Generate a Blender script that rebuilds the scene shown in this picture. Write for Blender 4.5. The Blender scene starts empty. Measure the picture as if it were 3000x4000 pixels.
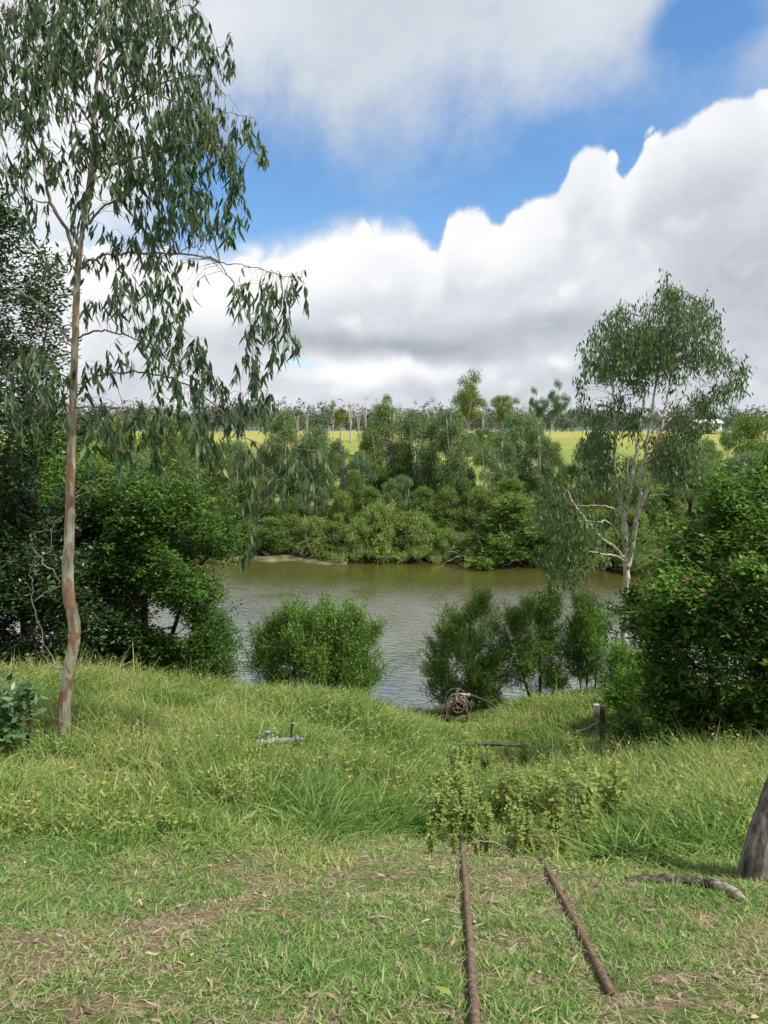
import bpy, math, random
import numpy as np
R = math.radians
rng = np.random.default_rng(7)
random.seed(7)
S = bpy.context.scene
COL = S.collection

# ------------------------------------------------------------------ camera
CAMZ = 9.0
PITCH = R(6.1)
FPX = 3000.0
cam_d = bpy.data.cameras.new('camera')
cam = bpy.data.objects.new('camera', cam_d); COL.objects.link(cam)
cam.location = (0, 0, CAMZ); cam.rotation_euler = (math.pi/2 - PITCH, 0, 0)
cam_d.sensor_fit = 'VERTICAL'; cam_d.sensor_height = 24; cam_d.lens = 24*FPX/4000
cam_d.clip_end = 9000; cam_d.clip_start = 0.05
S.camera = cam
CP, SP = math.cos(PITCH), math.sin(PITCH)

def ray(px, py):
    u = (px-1500)/FPX; v = (py-2000)/FPX
    return u, CP - v*SP, -SP - v*CP
def P(px, py, Y):
    a, b, c = ray(px, py); t = Y/b
    return np.array((a*t, Y, CAMZ + c*t))
def azel(px, py):
    a, b, c = ray(px, py)
    return math.atan2(a, b), math.atan2(c, math.hypot(a, b))

S.view_settings.view_transform = 'Standard'; S.view_settings.look = 'None'
S.cycles.max_bounces = 5; S.cycles.diffuse_bounces = 3; S.cycles.glossy_bounces = 2; S.cycles.transmission_bounces = 3; S.cycles.transparent_max_bounces = 4
S.view_settings.gamma = 1; S.view_settings.exposure = 0.45

# ------------------------------------------------------------------ node helper
class G:
    def __init__(s, nt): s.nt = nt; s.n = nt.nodes; s.l = nt.links
    def node(s, t, **kw):
        n = s.n.new(t)
        for k, v in kw.items(): setattr(n, k, v)
        return n
    def put(s, sock, v):
        if isinstance(v, bpy.types.NodeSocket): s.l.new(v, sock)
        elif v is not None: sock.default_value = v
    def m(s, op, a, b=None, c=None, clamp=False):
        n = s.node('ShaderNodeMath', operation=op, use_clamp=clamp)
        s.put(n.inputs[0], a)
        if b is not None: s.put(n.inputs[1], b)
        if c is not None: s.put(n.inputs[2], c)
        return n.outputs[0]
    def noise(s, vec, scale, detail=4, rough=.5, dist=0, lac=2.0, dim='3D'):
        n = s.node('ShaderNodeTexNoise', noise_dimensions=dim)
        s.put(n.inputs['Vector'], vec); n.inputs['Scale'].default_value = scale
        n.inputs['Detail'].default_value = detail; n.inputs['Roughness'].default_value = rough
        n.inputs['Distortion'].default_value = dist; n.inputs['Lacunarity'].default_value = lac
        return n.outputs['Fac']
    def ramp(s, fac, stops, interp='LINEAR'):
        n = s.node('ShaderNodeValToRGB'); s.put(n.inputs[0], fac)
        r = n.color_ramp; r.interpolation = interp
        while len(r.elements) < len(stops): r.elements.new(.5)
        for e, (p, c) in zip(r.elements, stops):
            e.position = p; e.color = (*c, 1) if len(c) == 3 else c
        return n.outputs[0]
    def sstep(s, x, a, b):
        n = s.node('ShaderNodeMapRange', interpolation_type='SMOOTHSTEP')
        s.put(n.inputs[0], x); s.put(n.inputs[1], a); s.put(n.inputs[2], b)
        n.inputs[3].default_value = 0; n.inputs[4].default_value = 1
        return n.outputs[0]
    def mix(s, f, a, b):
        n = s.node('ShaderNodeMix', data_type='RGBA')
        s.put(n.inputs[0], f)
        for sock, v in ((n.inputs[6], a), (n.inputs[7], b)):
            if isinstance(v, tuple) and len(v) == 3: v = (*v, 1)
            s.put(sock, v)
        return n.outputs[2]
    def vec(s, x, y, z):
        n = s.node('ShaderNodeCombineXYZ')
        s.put(n.inputs[0], x); s.put(n.inputs[1], y); s.put(n.inputs[2], z)
        return n.outputs[0]

# ------------------------------------------------------------------ world: sky and clouds
SUN_AZ, SUN_EL = R(115), R(54)          # azimuth measured from +Y towards +X
w = bpy.data.worlds.new('World'); S.world = w; w.use_nodes = True
g = G(w.node_tree); g.n.clear()
sky = g.node('ShaderNodeTexSky', sky_type='NISHITA'); sky.sun_disc = False
sky.sun_elevation = SUN_EL; sky.sun_rotation = SUN_AZ
sky.air_density = 1.0; sky.dust_density = 0.3; sky.ozone_density = 2.5
tc = g.node('ShaderNodeTexCoord').outputs['Generated']
sx = g.node('ShaderNodeSeparateXYZ'); g.put(sx.inputs[0], tc)
dx, dy, dz = sx.outputs
AZ = g.m('ARCTAN2', dx, dy); EL = g.m('ARCSINE', g.m('MULTIPLY', dz, .9999))
base = g.vec(AZ, EL, 0.0)
wa = g.noise(base, 3.2, 5, .55); wb = g.noise(g.vec(EL, AZ, 3.7), 3.0, 5, .55)
AZw = g.m('MULTIPLY_ADD', g.m('SUBTRACT', wa, .5), .16, AZ)
ELw = g.m('MULTIPLY_ADD', g.m('SUBTRACT', wb, .5), .13, EL)
def curve(x, pts, lo=-.95, hi=.95, top=1.0):
    n = g.node('ShaderNodeFloatCurve'); c = n.mapping.curves[0]
    n.mapping.clip_min_y = -1; n.mapping.clip_max_y = 2
    pts = sorted(azel(px, py) for px, py in pts)
    while len(c.points) < len(pts): c.points.new(.5, .5)
    for p_, (a, e) in zip(c.points, pts):
        p_.location = ((a-lo)/(hi-lo), e/top); p_.handle_type = 'AUTO_CLAMPED'
    n.mapping.update()
    g.put(n.inputs['Value'], g.m('DIVIDE', g.m('SUBTRACT', x, lo), hi-lo))
    return g.m('MULTIPLY', n.outputs[0], top)
def blob(px, py, rx, ry, amt, x=None, y=None):
    a, e = azel(px, py); x = x or AZw; y = y or ELw
    q = g.m('ADD', g.m('POWER', g.m('ABSOLUTE', g.m('DIVIDE', g.m('SUBTRACT', x, a), rx/FPX*.9)), 2),
                   g.m('POWER', g.m('ABSOLUTE', g.m('DIVIDE', g.m('SUBTRACT', y, e), ry/FPX*.9)), 2))
    return g.m('MULTIPLY', g.m('EXPONENT', g.m('MULTIPLY', q, -1)), amt)
def total(*a):
    r = a[0]
    for b in a[1:]: r = g.m('ADD', r, b)
    return r
# big cumulus bank with its cauliflower upper edge
puff = g.node('ShaderNodeTexVoronoi', feature='F1', voronoi_dimensions='2D'); g.put(puff.inputs['Vector'], g.vec(AZw, ELw, 0.3))
puff.inputs['Scale'].default_value = 13
puff.inputs['Detail'].default_value = 1.5; puff.inputs['Roughness'].default_value = .55
pf = g.m('MAXIMUM', g.m('SUBTRACT', .45, puff.outputs['Distance']), -.10)
nf = g.m('SUBTRACT', g.noise(base, 22, 6, .6), .5)
AZc = g.m('MULTIPLY_ADD', g.m('SUBTRACT', wa, .5), .03, AZ); e1 = curve(AZc, [(-900,700),(-300,820),(300,930),(900,985),(1080,955),(1250,880),(1440,850),(1600,870),(1712,945),(1738,860),(1780,800),(1880,790),(1935,840),
    (2010,790),(2100,745),(2190,715),(2225,620),(2260,570),(2310,556),(2370,570),(2410,625),(2435,665),(2480,610),(2530,530),(2600,490),(2660,470),(2720,410),(2850,360),(3000,330),(3500,200)])
h1 = g.m('SUBTRACT', e1, EL)
d1 = total(h1, g.m('MULTIPLY', g.m('ADD', g.m('MULTIPLY', pf, .07), g.m('MULTIPLY', nf, .035)), g.sstep(h1, -.018, .004)))
soft = g.m('ADD', .006, blob(950, 950, 380, 120, .022, AZ, EL))
soft = g.m('ADD', soft, blob(1450, 860, 200, 120, .014, AZ, EL))
m1 = g.sstep(d1, g.m('MULTIPLY', soft, -1), soft)
# gap of blue low on the left, above the low clouds
gap = blob(1180, 1462, 160, 36, .55, AZ, ELw)
gap2 = blob(2080, 1270, 90, 30, .35)
m1 = g.m('MULTIPLY', m1, g.m('SUBTRACT', 1, g.sstep(total(gap, gap2, g.m('MULTIPLY', nf, .5)), .25, .8)))
# high soft layer
e2 = curve(AZ, [(-900,1300),(100,1200),(560,1050),(680,760),(760,640),(900,600),(1100,590),(1400,640),(1700,610),(1900,600),(2150,560),(2300,500),(2450,420),(2700,400),(2900,330),(3500,200)])
d2 = total(g.m('SUBTRACT', EL, e2), g.m('MULTIPLY', g.m('SUBTRACT', g.noise(base, 5, 9, .62, .3), .5), .30))
m2 = g.sstep(d2, -.05, .13)
hole = total(g.m('MULTIPLY', g.m('SUBTRACT', g.noise(base, 9, 8, .65), .5), .8), blob(2640, 190, 200, 170, .85), blob(2950, 60, 330, 90, .55), blob(2350, 420, 260, 50, .35), blob(1900,-10,90,60,.25), blob(1000,420,300,60,.3))
m2 = g.m('MULTIPLY', m2, g.m('SUBTRACT', 1, g.sstep(hole, .12, .85), clamp=True), clamp=True)
wisp = g.m('MULTIPLY', g.sstep(g.noise(g.vec(g.m('MULTIPLY', AZw, 1.2), g.m('MULTIPLY', ELw, 3.0), 1.1), 3.5, 7, .6), .48, .75), .55)
m2 = g.m('MAXIMUM', m2, g.m('MULTIPLY', wisp, blob(1150, 800, 500, 170, 1.0)))
m2 = g.m('MAXIMUM', m2, g.m('MULTIPLY', wisp, .35))
# cumulus shading: bright towards the sunlit rim, grey in the body and flat dark bases
ns = g.m('SUBTRACT', g.noise(g.vec(AZ, g.m('MULTIPLY', EL, 1.5), 5.0), 6.0, 9, .62, .35), .5)
b1 = total(.68, g.m('MULTIPLY', g.sstep(g.m('MULTIPLY_ADD', ns, .12, d1), .10, 0.0), .22), g.m('MULTIPLY', pf, .32), g.m('MULTIPLY', ns, .62),
    blob(1500, 1345, 500, 60, -.30), blob(2150, 1260, 420, 60, -.20), blob(2850, 1150, 330, 330, -.17), blob(1750, 1540, 700, 45, -.10),
    blob(2300, 1420, 250, 50, -.14), blob(1000, 1380, 300, 60, -.1), blob(2800, 620, 260, 260, -.04),
    blob(1330, 1490, 190, 70, .28), blob(1580, 1440, 260, 45, .22), blob(2150, 1400, 90, 45, .25), blob(1250, 1060, 330, 130, .14),
    blob(1900, 950, 250, 140, .12), blob(900, 1200, 300, 200, .14), blob(300, 1200, 500, 400, .10))
c1 = g.ramp(b1, [(0.0, (.25,.275,.31)), (.35, (.40,.43,.48)), (.6, (.60,.63,.68)), (.8, (.82,.84,.87)), (1.0, (1.0,1.0,1.0))])
b2 = total(.64, g.m('MULTIPLY', ns, .30), blob(900, 250, 350, 300, .06), blob(1900, 350, 500, 150, .05), blob(300, 500, 450, 600, .28))
c2 = g.ramp(b2, [(0.0, (.24,.28,.34)), (.35, (.38,.43,.50)), (.6, (.56,.61,.68)), (1.0, (.95,.96,.98))])
cc = g.mix(m1, c2, c1)
mask = g.m('MAXIMUM', m1, m2)
mask = g.m('MULTIPLY', mask, g.sstep(EL, -.03, -.005), clamp=True)
hs = g.node('ShaderNodeHueSaturation'); hs.inputs['Saturation'].default_value = 1.2; hs.inputs['Value'].default_value = 1.0
g.put(hs.inputs['Color'], sky.outputs[0])
bgs = g.node('ShaderNodeBackground'); g.put(bgs.inputs[0], hs.outputs[0]); bgs.inputs[1].default_value = .13
bgc = g.node('ShaderNodeBackground'); g.put(bgc.inputs[0], cc); bgc.inputs[1].default_value = .80
mx = g.node('ShaderNodeMixShader'); g.put(mx.inputs[0], mask); g.l.new(bgs.outputs[0], mx.inputs[1]); g.l.new(bgc.outputs[0], mx.inputs[2])
wo = g.node('ShaderNodeOutputWorld'); g.l.new(mx.outputs[0], wo.inputs[0])

w.cycles.sampling_method = 'NONE'
# ------------------------------------------------------------------ sun
sd = bpy.data.lights.new('sun', 'SUN'); sd.energy = 4.2; sd.angle = R(3); sd.color = (1, .95, .86)
so = bpy.data.objects.new('sun', sd); COL.objects.link(so)
so.rotation_euler = (math.pi/2 - SUN_EL, 0, math.pi - SUN_AZ)
so.location = (60, 40, 90)

# ------------------------------------------------------------------ object bookkeeping
def tag(o, label=None, cat=None, group=None, kind=None):
    if label: o['label'] = label
    if cat: o['category'] = cat
    if group: o['group'] = group
    if kind: o['kind'] = kind
    return o
def empty(name, loc, label=None, cat=None, group=None):
    o = bpy.data.objects.new(name, None); COL.objects.link(o); o.location = [float(c) for c in loc]
    o.empty_display_size = .2
    return tag(o, label, cat, group)
def link(name, me, parent=None):
    o = bpy.data.objects.new(name, me); COL.objects.link(o)
    if parent is not None:
        o.parent = parent
    return o
def copy_tree(o, parent=None):
    c = o.copy(); COL.objects.link(c)
    if parent is not None: c.parent = parent
    for ch in [x for x in ALLCH.get(o.name, [])]:
        copy_tree(ch, c)
    return c
ALLCH = {}
def part(name, me, parent, label=None):
    o = link(name, me, parent); ALLCH.setdefault(parent.name, []).append(o)
    if label: o['label'] = label
    return o

def np_mesh(name, V, Q, mat, rnd=None, smooth=False, T=None):
    """V (n,3) Q (m,4) quads, T (k,3) triangles, rnd per quad"""
    me = bpy.data.meshes.new(name)
    V = np.asarray(V, np.float32); Q = np.asarray(Q, np.int32).reshape(-1, 4)
    idx = Q.ravel(); starts = np.arange(len(Q))*4
    if T is not None and len(T):
        T = np.asarray(T, np.int32).reshape(-1, 3)
        starts = np.concatenate([starts, len(idx) + np.arange(len(T))*3]); idx = np.concatenate([idx, T.ravel()])
    me.vertices.add(len(V)); me.vertices.foreach_set('co', V.ravel())
    me.loops.add(len(idx)); me.loops.foreach_set('vertex_index', idx.astype(np.int32))
    me.polygons.add(len(starts)); me.polygons.foreach_set('loop_start', starts.astype(np.int32))
    me.update(calc_edges=True)
    if smooth: me.polygons.foreach_set('use_smooth', np.ones(len(starts), bool))
    if rnd is not None:
        a = me.attributes.new('rnd', 'FLOAT', 'FACE'); a.data.foreach_set('value', np.asarray(rnd, np.float32))
    me.materials.append(mat)
    return me
def unit(a): return a/np.maximum(np.linalg.norm(a, axis=-1, keepdims=True), 1e-9)
class Acc:
    """collects vertices and quads of several shapes"""
    def __init__(s): s.V = []; s.Q = []; s.r = []; s.n = 0
    def add(s, V, Q, r=None):
        V = np.asarray(V).reshape(-1, 3); Q = np.asarray(Q).reshape(-1, 4)
        s.V.append(V); s.Q.append(Q + s.n); s.n += len(V)
        s.r.append(np.full(len(Q), .5) if r is None else r); return s
    def mesh(s, name, mat, smooth=False, org=None):
        V = np.concatenate(s.V); Q = np.concatenate(s.Q)
        if org is not None: V = V - np.asarray(org)
        return np_mesh(name, V, Q, mat, np.concatenate(s.r), smooth)
def strips(C, D, N, L, W, bend, ts, ws, rnd):
    """leaf or blade strips: D axis, N blade normal, bend pulls along vector (n,3)"""
    Sd = unit(np.cross(D, N)); n, K = len(C), len(ts)
    V = np.empty((n, K, 2, 3))
    for k, (t, wd) in enumerate(zip(ts, ws)):
        c = C + D*(L*t)[:, None] + bend*(L*t*t)[:, None]
        o = Sd*(W*wd/2)[:, None]
        V[:, k, 0] = c-o; V[:, k, 1] = c+o
    b = (np.arange(n)*K*2)[:, None]; k = (np.arange(K-1)*2)[None]
    a = b+k
    Q = np.stack([a, a+1, a+3, a+2], -1).reshape(-1, 4)
    return V.reshape(-1, 3), Q, np.repeat(rnd, K-1)
def diamonds(C, D, N, L, W, rnd, fold=.12):
    Sd = unit(np.cross(D, N)); Nn = np.cross(Sd, D)
    m = C + D*(L*.45)[:, None] + Nn*(L*fold)[:, None]
    V = np.stack([C, m + Sd*(W/2)[:, None], C + D*L[:, None], m - Sd*(W/2)[:, None]], 1)
    n = len(C); Q = np.arange(n*4).reshape(n, 4)
    return V.reshape(-1, 3), Q, rnd
def tubes(paths, radii, sides=3):
    """paths (n,K,3) radii (n,K)"""
    paths = np.asarray(paths, float); radii = np.asarray(radii, float)
    n, K, _ = paths.shape
    T = np.gradient(paths, axis=1); T = unit(T)
    ref = np.tile(np.array((.31, .77, .19)), (n, K, 1))
    A = unit(np.cross(T, ref)); B = np.cross(T, A)
    th = np.arange(sides)/sides*2*math.pi
    V = paths[:, :, None] + radii[:, :, None, None]*(A[:, :, None]*np.cos(th)[None, None, :, None] + B[:, :, None]*np.sin(th)[None, None, :, None])
    b = (np.arange(n)*K*sides)[:, None, None]; k = (np.arange(K-1)*sides)[None, :, None]; j = np.arange(sides)[None, None]; j2 = (j+1) % sides
    Q = np.stack([b+k+j, b+k+j2, b+k+sides+j2, b+k+sides+j], -1).reshape(-1, 4)
    return V.reshape(-1, 3), Q
def smooth_path(pts, rad, per=5, wob=0.0):
    """Catmull-Rom through points"""
    p = np.asarray(pts, float); r = np.asarray(rad, float)
    q = np.concatenate([[2*p[0]-p[1]], p, [2*p[-1]-p[-2]]]); out = []; ro = []
    for i in range(len(p)-1):
        a, b, c, d = q[i], q[i+1], q[i+2], q[i+3]
        for t in np.arange(per)/per:
            out.append(.5*((2*b)+(c-a)*t+(2*a-5*b+4*c-d)*t*t+(3*b-a-3*c+d)*t**3)); ro.append(r[i]*(1-t)+r[i+1]*t)
    out.append(p[-1]); ro.append(r[-1])
    out = np.array(out)
    if wob: out[1:-1] += rng.normal(0, wob, out[1:-1].shape)
    return out, np.array(ro)
def tube1(pts, rad, sides=8, per=5, wob=0.0, lump=0.0):
    p, r = smooth_path(pts, rad, per, wob)
    r = r.copy()
    if lump: r *= 1 + rng.normal(0, lump, len(r))
    # closed ends
    p = np.concatenate([p[:1], p, p[-1:]]); p[0] = p[1]-(p[2]-p[1])*.02; p[-1] = p[-2]+(p[-2]-p[-3])*.02
    r = np.concatenate([[r[0]*.02], r, [r[-1]*.02]])
    return tubes(p[None], r[None], sides)

# ------------------------------------------------------------------ materials
MATS = {}
LB = dict(yellow_leaf=1.0, fig_leaf=1.5, gum_leaf=1.15, gum_far_leaf=2.0, dark_leaf=1.8, river_leaf=1.5, bright_leaf=1.15, bush_leaf=1.42, brush_leaf=1.8, olive_leaf=1.9, white_gum_leaf=1.25, far_bluegreen_leaf=2.0, far_green_leaf=2.2, far_yellowgreen_leaf=1.4, wood_leaf=1.35, weed_leaf=1.0, grass_long=1.12, grass_short=1.3)
def leafmat(name, cols, trans=.3, rough=.5, spec=.3, hue=0):
    m = bpy.data.materials.new(name); m.use_nodes = True; q = G(m.node_tree); q.n.clear()
    at = q.node('ShaderNodeAttribute', attribute_name='rnd').outputs['Fac']
    tcn = q.node('ShaderNodeTexCoord').outputs['Object']
    n = q.m('MULTIPLY_ADD', q.m('SUBTRACT', q.noise(tcn, 1.1, 3), .5), .5, at)
    c = q.ramp(n, [(i/(len(cols)-1), tuple(v*LB.get(name, 1.0) for v in c)) for i, c in enumerate(cols)])
    b = q.node('ShaderNodeBsdfPrincipled'); q.put(b.inputs['Base Color'], c)
    b.inputs['Roughness'].default_value = rough; b.inputs['Specular IOR Level'].default_value = spec
    t = q.node('ShaderNodeBsdfTranslucent')
    h = q.node('ShaderNodeHueSaturation'); h.inputs['Hue'].default_value = .485; h.inputs['Saturation'].default_value = 1.15; h.inputs['Value'].default_value = 1.5
    q.put(h.inputs['Color'], c); q.put(t.inputs[0], h.outputs[0])
    x = q.node('ShaderNodeMixShader'); x.inputs[0].default_value = trans
    q.l.new(b.outputs[0], x.inputs[1]); q.l.new(t.outputs[0], x.inputs[2])
    o = q.node('ShaderNodeOutputMaterial'); q.l.new(x.outputs[0], o.inputs[0])
    MATS[name] = m; return m
def simple(name, stops, scale=6, rough=.7, metal=0, spec=.3, stretch=(1,1,1), bump=.3, interp='LINEAR', detail=5, bscale=None):
    m = bpy.data.materials.new(name); m.use_nodes = True; q = G(m.node_tree)
    b = q.n['Principled BSDF']
    mp = q.node('ShaderNodeMapping'); q.put(mp.inputs[0], q.node('ShaderNodeTexCoord').outputs['Object']); mp.inputs['Scale'].default_value = stretch
    f = q.noise(mp.outputs[0], scale, detail, .6)
    f = q.sstep(f, .25, .75)
    q.put(b.inputs['Base Color'], q.ramp(f, stops, interp))
    b.inputs['Roughness'].default_value = rough; b.inputs['Metallic'].default_value = metal; b.inputs['Specular IOR Level'].default_value = spec
    if bump:
        bp = q.node('ShaderNodeBump'); bp.inputs['Strength'].default_value = bump; bp.inputs['Distance'].default_value = .02
        q.put(bp.inputs['Height'], q.noise(mp.outputs[0], bscale or scale*4, 4, .6)); q.l.new(bp.outputs[0], b.inputs['Normal'])
    MATS[name] = m; return m

gum_leaf = leafmat('gum_leaf', [(.018,.043,.018),(.045,.088,.038),(.075,.125,.055),(.13,.175,.08)], .22, .55, .25)
gum_far = leafmat('gum_far_leaf', [(.03,.055,.022),(.06,.10,.04),(.09,.135,.06),(.15,.19,.08)], .3, .55)
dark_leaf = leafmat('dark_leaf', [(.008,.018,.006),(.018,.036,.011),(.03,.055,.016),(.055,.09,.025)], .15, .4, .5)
river_leaf = leafmat('river_leaf', [(.020,.048,.008),(.038,.082,.013),(.062,.12,.02),(.11,.18,.032)], .3, .5, .3)
bright_leaf = leafmat('bright_leaf', [(.04,.10,.01),(.075,.17,.018),(.12,.24,.025),(.18,.30,.04)], .4, .5)
bush_leaf = leafmat('bush_leaf', [(.022,.055,.010),(.046,.098,.018),(.088,.16,.026),(.16,.24,.04)], .32, .55, .22)
fig_leaf = leafmat('fig_leaf', [(.035,.07,.025),(.055,.105,.04),(.085,.145,.055),(.12,.19,.08)], .25, .4, .5)
brush_leaf = leafmat('brush_leaf', [(.028,.06,.012),(.055,.105,.02),(.09,.155,.03),(.16,.235,.05)], .3, .5)
olive_leaf = leafmat('olive_leaf', [(.03,.055,.012),(.055,.095,.02),(.085,.135,.028),(.13,.18,.045)], .3, .55)
weed_leaf = leafmat('weed_leaf', [(.12,.17,.04),(.20,.27,.065),(.30,.36,.10),(.44,.43,.16)], .35, .5)
grass_long = leafmat('grass_long', [(.045,.11,.022),(.10,.19,.040),(.175,.27,.058),(.28,.33,.11),(.44,.39,.21)], .4, .55, .2)
grass_short = leafmat('grass_short', [(.050,.115,.026),(.095,.185,.042),(.16,.25,.065),(.28,.31,.11),(.42,.36,.2)], .35, .5, .25)
litter_m = leafmat('dry_litter', [(.10,.07,.045),(.23,.17,.11),(.38,.31,.21),(.52,.45,.34)], .1, .7, .2)
flower_m = leafmat('pink_flower', [(.5,.2,.22),(.6,.3,.32)], .3, .6)
bark_twig = simple('twig_bark', [(0,(.10,.07,.05)),(1,(.24,.19,.15))], 8)
bark_dark = simple('dark_bark', [(0,(.03,.022,.018)),(1,(.085,.065,.05))], 8, stretch=(3,3,1))
bark_pale = simple('pale_bark', [(0,(.30,.24,.19)),(.5,(.52,.47,.40)),(1,(.70,.66,.60))], 5, stretch=(3,3,.8))
bark_grey = simple('grey_bark', [(0,(.20,.17,.15)),(1,(.42,.38,.34))], 5, stretch=(3,3,.8))
def gumbark():
    m = bpy.data.materials.new('patchy_gum_bark'); m.use_nodes = True; q = G(m.node_tree); b = q.n['Principled BSDF']
    mp = q.node('ShaderNodeMapping'); q.put(mp.inputs[0], q.node('ShaderNodeTexCoord').outputs['Object']); mp.inputs['Scale'].default_value = (4.5,4.5,1.5)
    f = q.noise(mp.outputs[0], 1.55, 3, .45, .5)
    c = q.ramp(f, [(0,(.27,.14,.085)),(.44,(.34,.19,.115)),(.47,(.37,.29,.20)),(.50,(.50,.46,.36)),(.60,(.46,.43,.34)),(.63,(.36,.22,.15)),(.70,(.33,.26,.20)),(1,(.40,.35,.28))])
    f2 = q.noise(mp.outputs[0], 14, 4, .6)
    c = q.mix(q.sstep(f2, .55, .75), c, (.20,.14,.10))
    q.put(b.inputs['Base Color'], c); b.inputs['Roughness'].default_value = .6
    bp = q.node('ShaderNodeBump'); bp.inputs['Strength'].default_value = .5; bp.inputs['Distance'].default_value = .012
    q.put(bp.inputs['Height'], q.m('ADD', q.sstep(f, .44, .5), q.m('MULTIPLY', f2, .5))); q.l.new(bp.outputs[0], b.inputs['Normal'])
    return m
bark_gum = gumbark()

# ------------------------------------------------------------------ terrain
ctrl = [  # px, py, Y on the near bank
    (-900,4000,2.75),(0,4000,2.75),(1500,4000,2.71),(3000,4000,2.71),(4000,4000,2.71),
    (-600,3700,3.75),(0,3700,3.75),(1500,3850,3.1),(2400,3850,3.1),(3000,3700,3.7),(3900,3700,3.7),(1850,3400,5.3),(2120,3400,5.3),
    (700,3450,5.1),(0,3450,5.1),(-700,3400,5.2),(0,3250,6.5),(700,3250,6.4),(1300,3280,6.3),(1800,3290,7.3),(2150,3290,7.3),
    (2600,3420,5.2),(3000,3400,5.2),(3600,3380,5.2),(2500,3200,7.3),(3000,3200,7.0),
    (240,2880,10),(-600,2850,9.5),(700,3000,8.6),(1200,3000,9.2),(1450,3000,9.4),(1760,3110,10.2),(2100,3110,10.2),(2500,3000,10.2),(3000,3000,9.8),(3700,2980,9.8),
    (0,2640,14),(500,2670,13.6),(-600,2600,14),(900,2760,13.2),(1200,2770,13.2),(1420,2790,13.6),(1560,2870,14),(1800,2955,15.2),(2050,2955,15.2),(2330,2960,15),(2700,2880,13.5),(3300,2850,13.5),
    (900,2720,15),(1200,2715,15.3),(1400,2740,15.6),(1560,2810,16.5),(1720,2840,19.6),(1790,2822,20),(1900,2800,20.2),(2050,2745,20.2),(2250,2720,20),(2500,2700,19.5),(3000,2700,19)]
cx = []; cz = []
for px, py, Y in ctrl:
    p = P(px, py, Y); cx.append((p[0], p[1])); cz.append(p[2])
for x, y, z in [(-30,0,7.4),(30,0,7.4),(0,-2,7.55),(0,.5,7.45),(-8,-8,7.7),(8,-8,7.7),(-30,10,5.5),(30,10,5.0),
                (-30,17,3.2),(30,17,3.0),(-9,17.5,2.9),(-6,18,2.6),(-3,18.3,2.3),(-1.5,18.2,1.9),(-30,22,.8),(-12,22,.5),(-6,22,.3),(-2,22,.2),(0,22.5,.25),(2,23.2,.3),(5,23,.4),(9,22.5,.8),(30,22.5,.8),
                (-30,27,-1.4),(-8,26,-1.4),(-3,25.5,-1.4),(2,26.5,-1.4),(8,27,-1.4),(30,27,-1.4),(0,35,-2.5),(-30,35,-2.5),(30,35,-2.5)]:
    cx.append((x, y)); cz.append(z)
cx = np.array(cx); cz = np.array(cz)
def phi(d2): return np.sqrt(d2 + .25)
dm = phi(((cx[:, None]-cx[None])**2).sum(-1)); n_ = len(cx)
Am = np.zeros((n_+3, n_+3)); Am[:n_, :n_] = dm - np.eye(n_)*.02; Am[:n_, n_] = 1; Am[:n_, n_+1:] = cx; Am[n_, :n_] = 1; Am[n_+1:, :n_] = cx.T
RW = np.linalg.solve(Am, np.concatenate([cz, [0, 0, 0]]))
def near_h(x, y):
    x = np.clip(x, -30, 30); y = np.clip(y, -8, 35)
    out = np.full(x.shape, RW[n_]) + RW[n_+1]*x + RW[n_+2]*y
    for i in range(n_): out += RW[i]*phi((x-cx[i, 0])**2 + (y-cx[i, 1])**2)
    return out
def shore(x): return np.interp(x, [-60,-20,-11,14,25,60], [60,57,55.2,50.0,48.5,47]) + .5*np.sin(x*.7)+.3*np.sin(x*1.9+1)
def vn(x, y, s):   # cheap smooth noise
    return (np.sin(x*1.3*s+2*np.sin(y*.7*s))+np.sin(y*1.7*s+1.5*np.sin(x*.9*s+1.3)))*.5
def H(x, y):
    x = np.asarray(x, float); y = np.asarray(y, float)
    nh = near_h(x, y) + .03*vn(x, y, 2.1)*np.clip((y-5)/3, 0, 1) + .012*vn(x, y, 5)
    d = y - shore(x)
    fh = np.interp(d, [-8,-2,-.3,.3,1.6,6,20,32,60,107,125,160,600,1500,2500,4000], [-2.5,-1.2,-.15,.35,1.5,2.1,3.1,4.4,6.3,8.45,8.6,8.4,7.5,10,12,12])
    fh = fh + .25*vn(x, y, .25)*np.clip((d-2)/10, 0, 1)*np.clip((400-d)/100, 0, 1)
    # distant ridge
    fh = fh + np.clip((y-1300)/600, 0, 1)*(22+14*np.sin(x*.0022+1)+8*np.sin(x*.006))*np.clip((3300-y)/600, 0, 1)
    t = np.clip((y-30)/8, 0, 1); t = t*t*(3-2*t)
    return nh*(1-t) + fh*t
def Hs(x, y): return float(H(np.array([x]), np.array([y]))[0])
def axis_grid(segs):
    o = []
    for a, b, st in segs: o.append(np.arange(a, b, st))
    return np.concatenate(o + [[segs[-1][1]]])
xs = axis_grid([(-3500,-600,250),(-600,-120,40),(-120,-40,8),(-40,-14,2),(-14,14,.22),(14,40,2),(40,120,8),(120,600,40),(600,3500,250)])
ys = axis_grid([(-200,-20,30),(-20,-3,1.5),(-3,27,.22),(27,46,1.5),(46,66,.5),(66,180,3),(180,400,20),(400,4000,180)])
X, Yg = np.meshgrid(xs, ys); Z = H(X, Yg)
V = np.stack([X, Yg, Z], -1).reshape(-1, 3); nx, ny = len(xs), len(ys)
ii = (np.arange(ny-1)[:, None]*nx + np.arange(nx-1)[None]).ravel()
Q = np.stack([ii, ii+1, ii+nx+1, ii+nx], -1)
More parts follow.
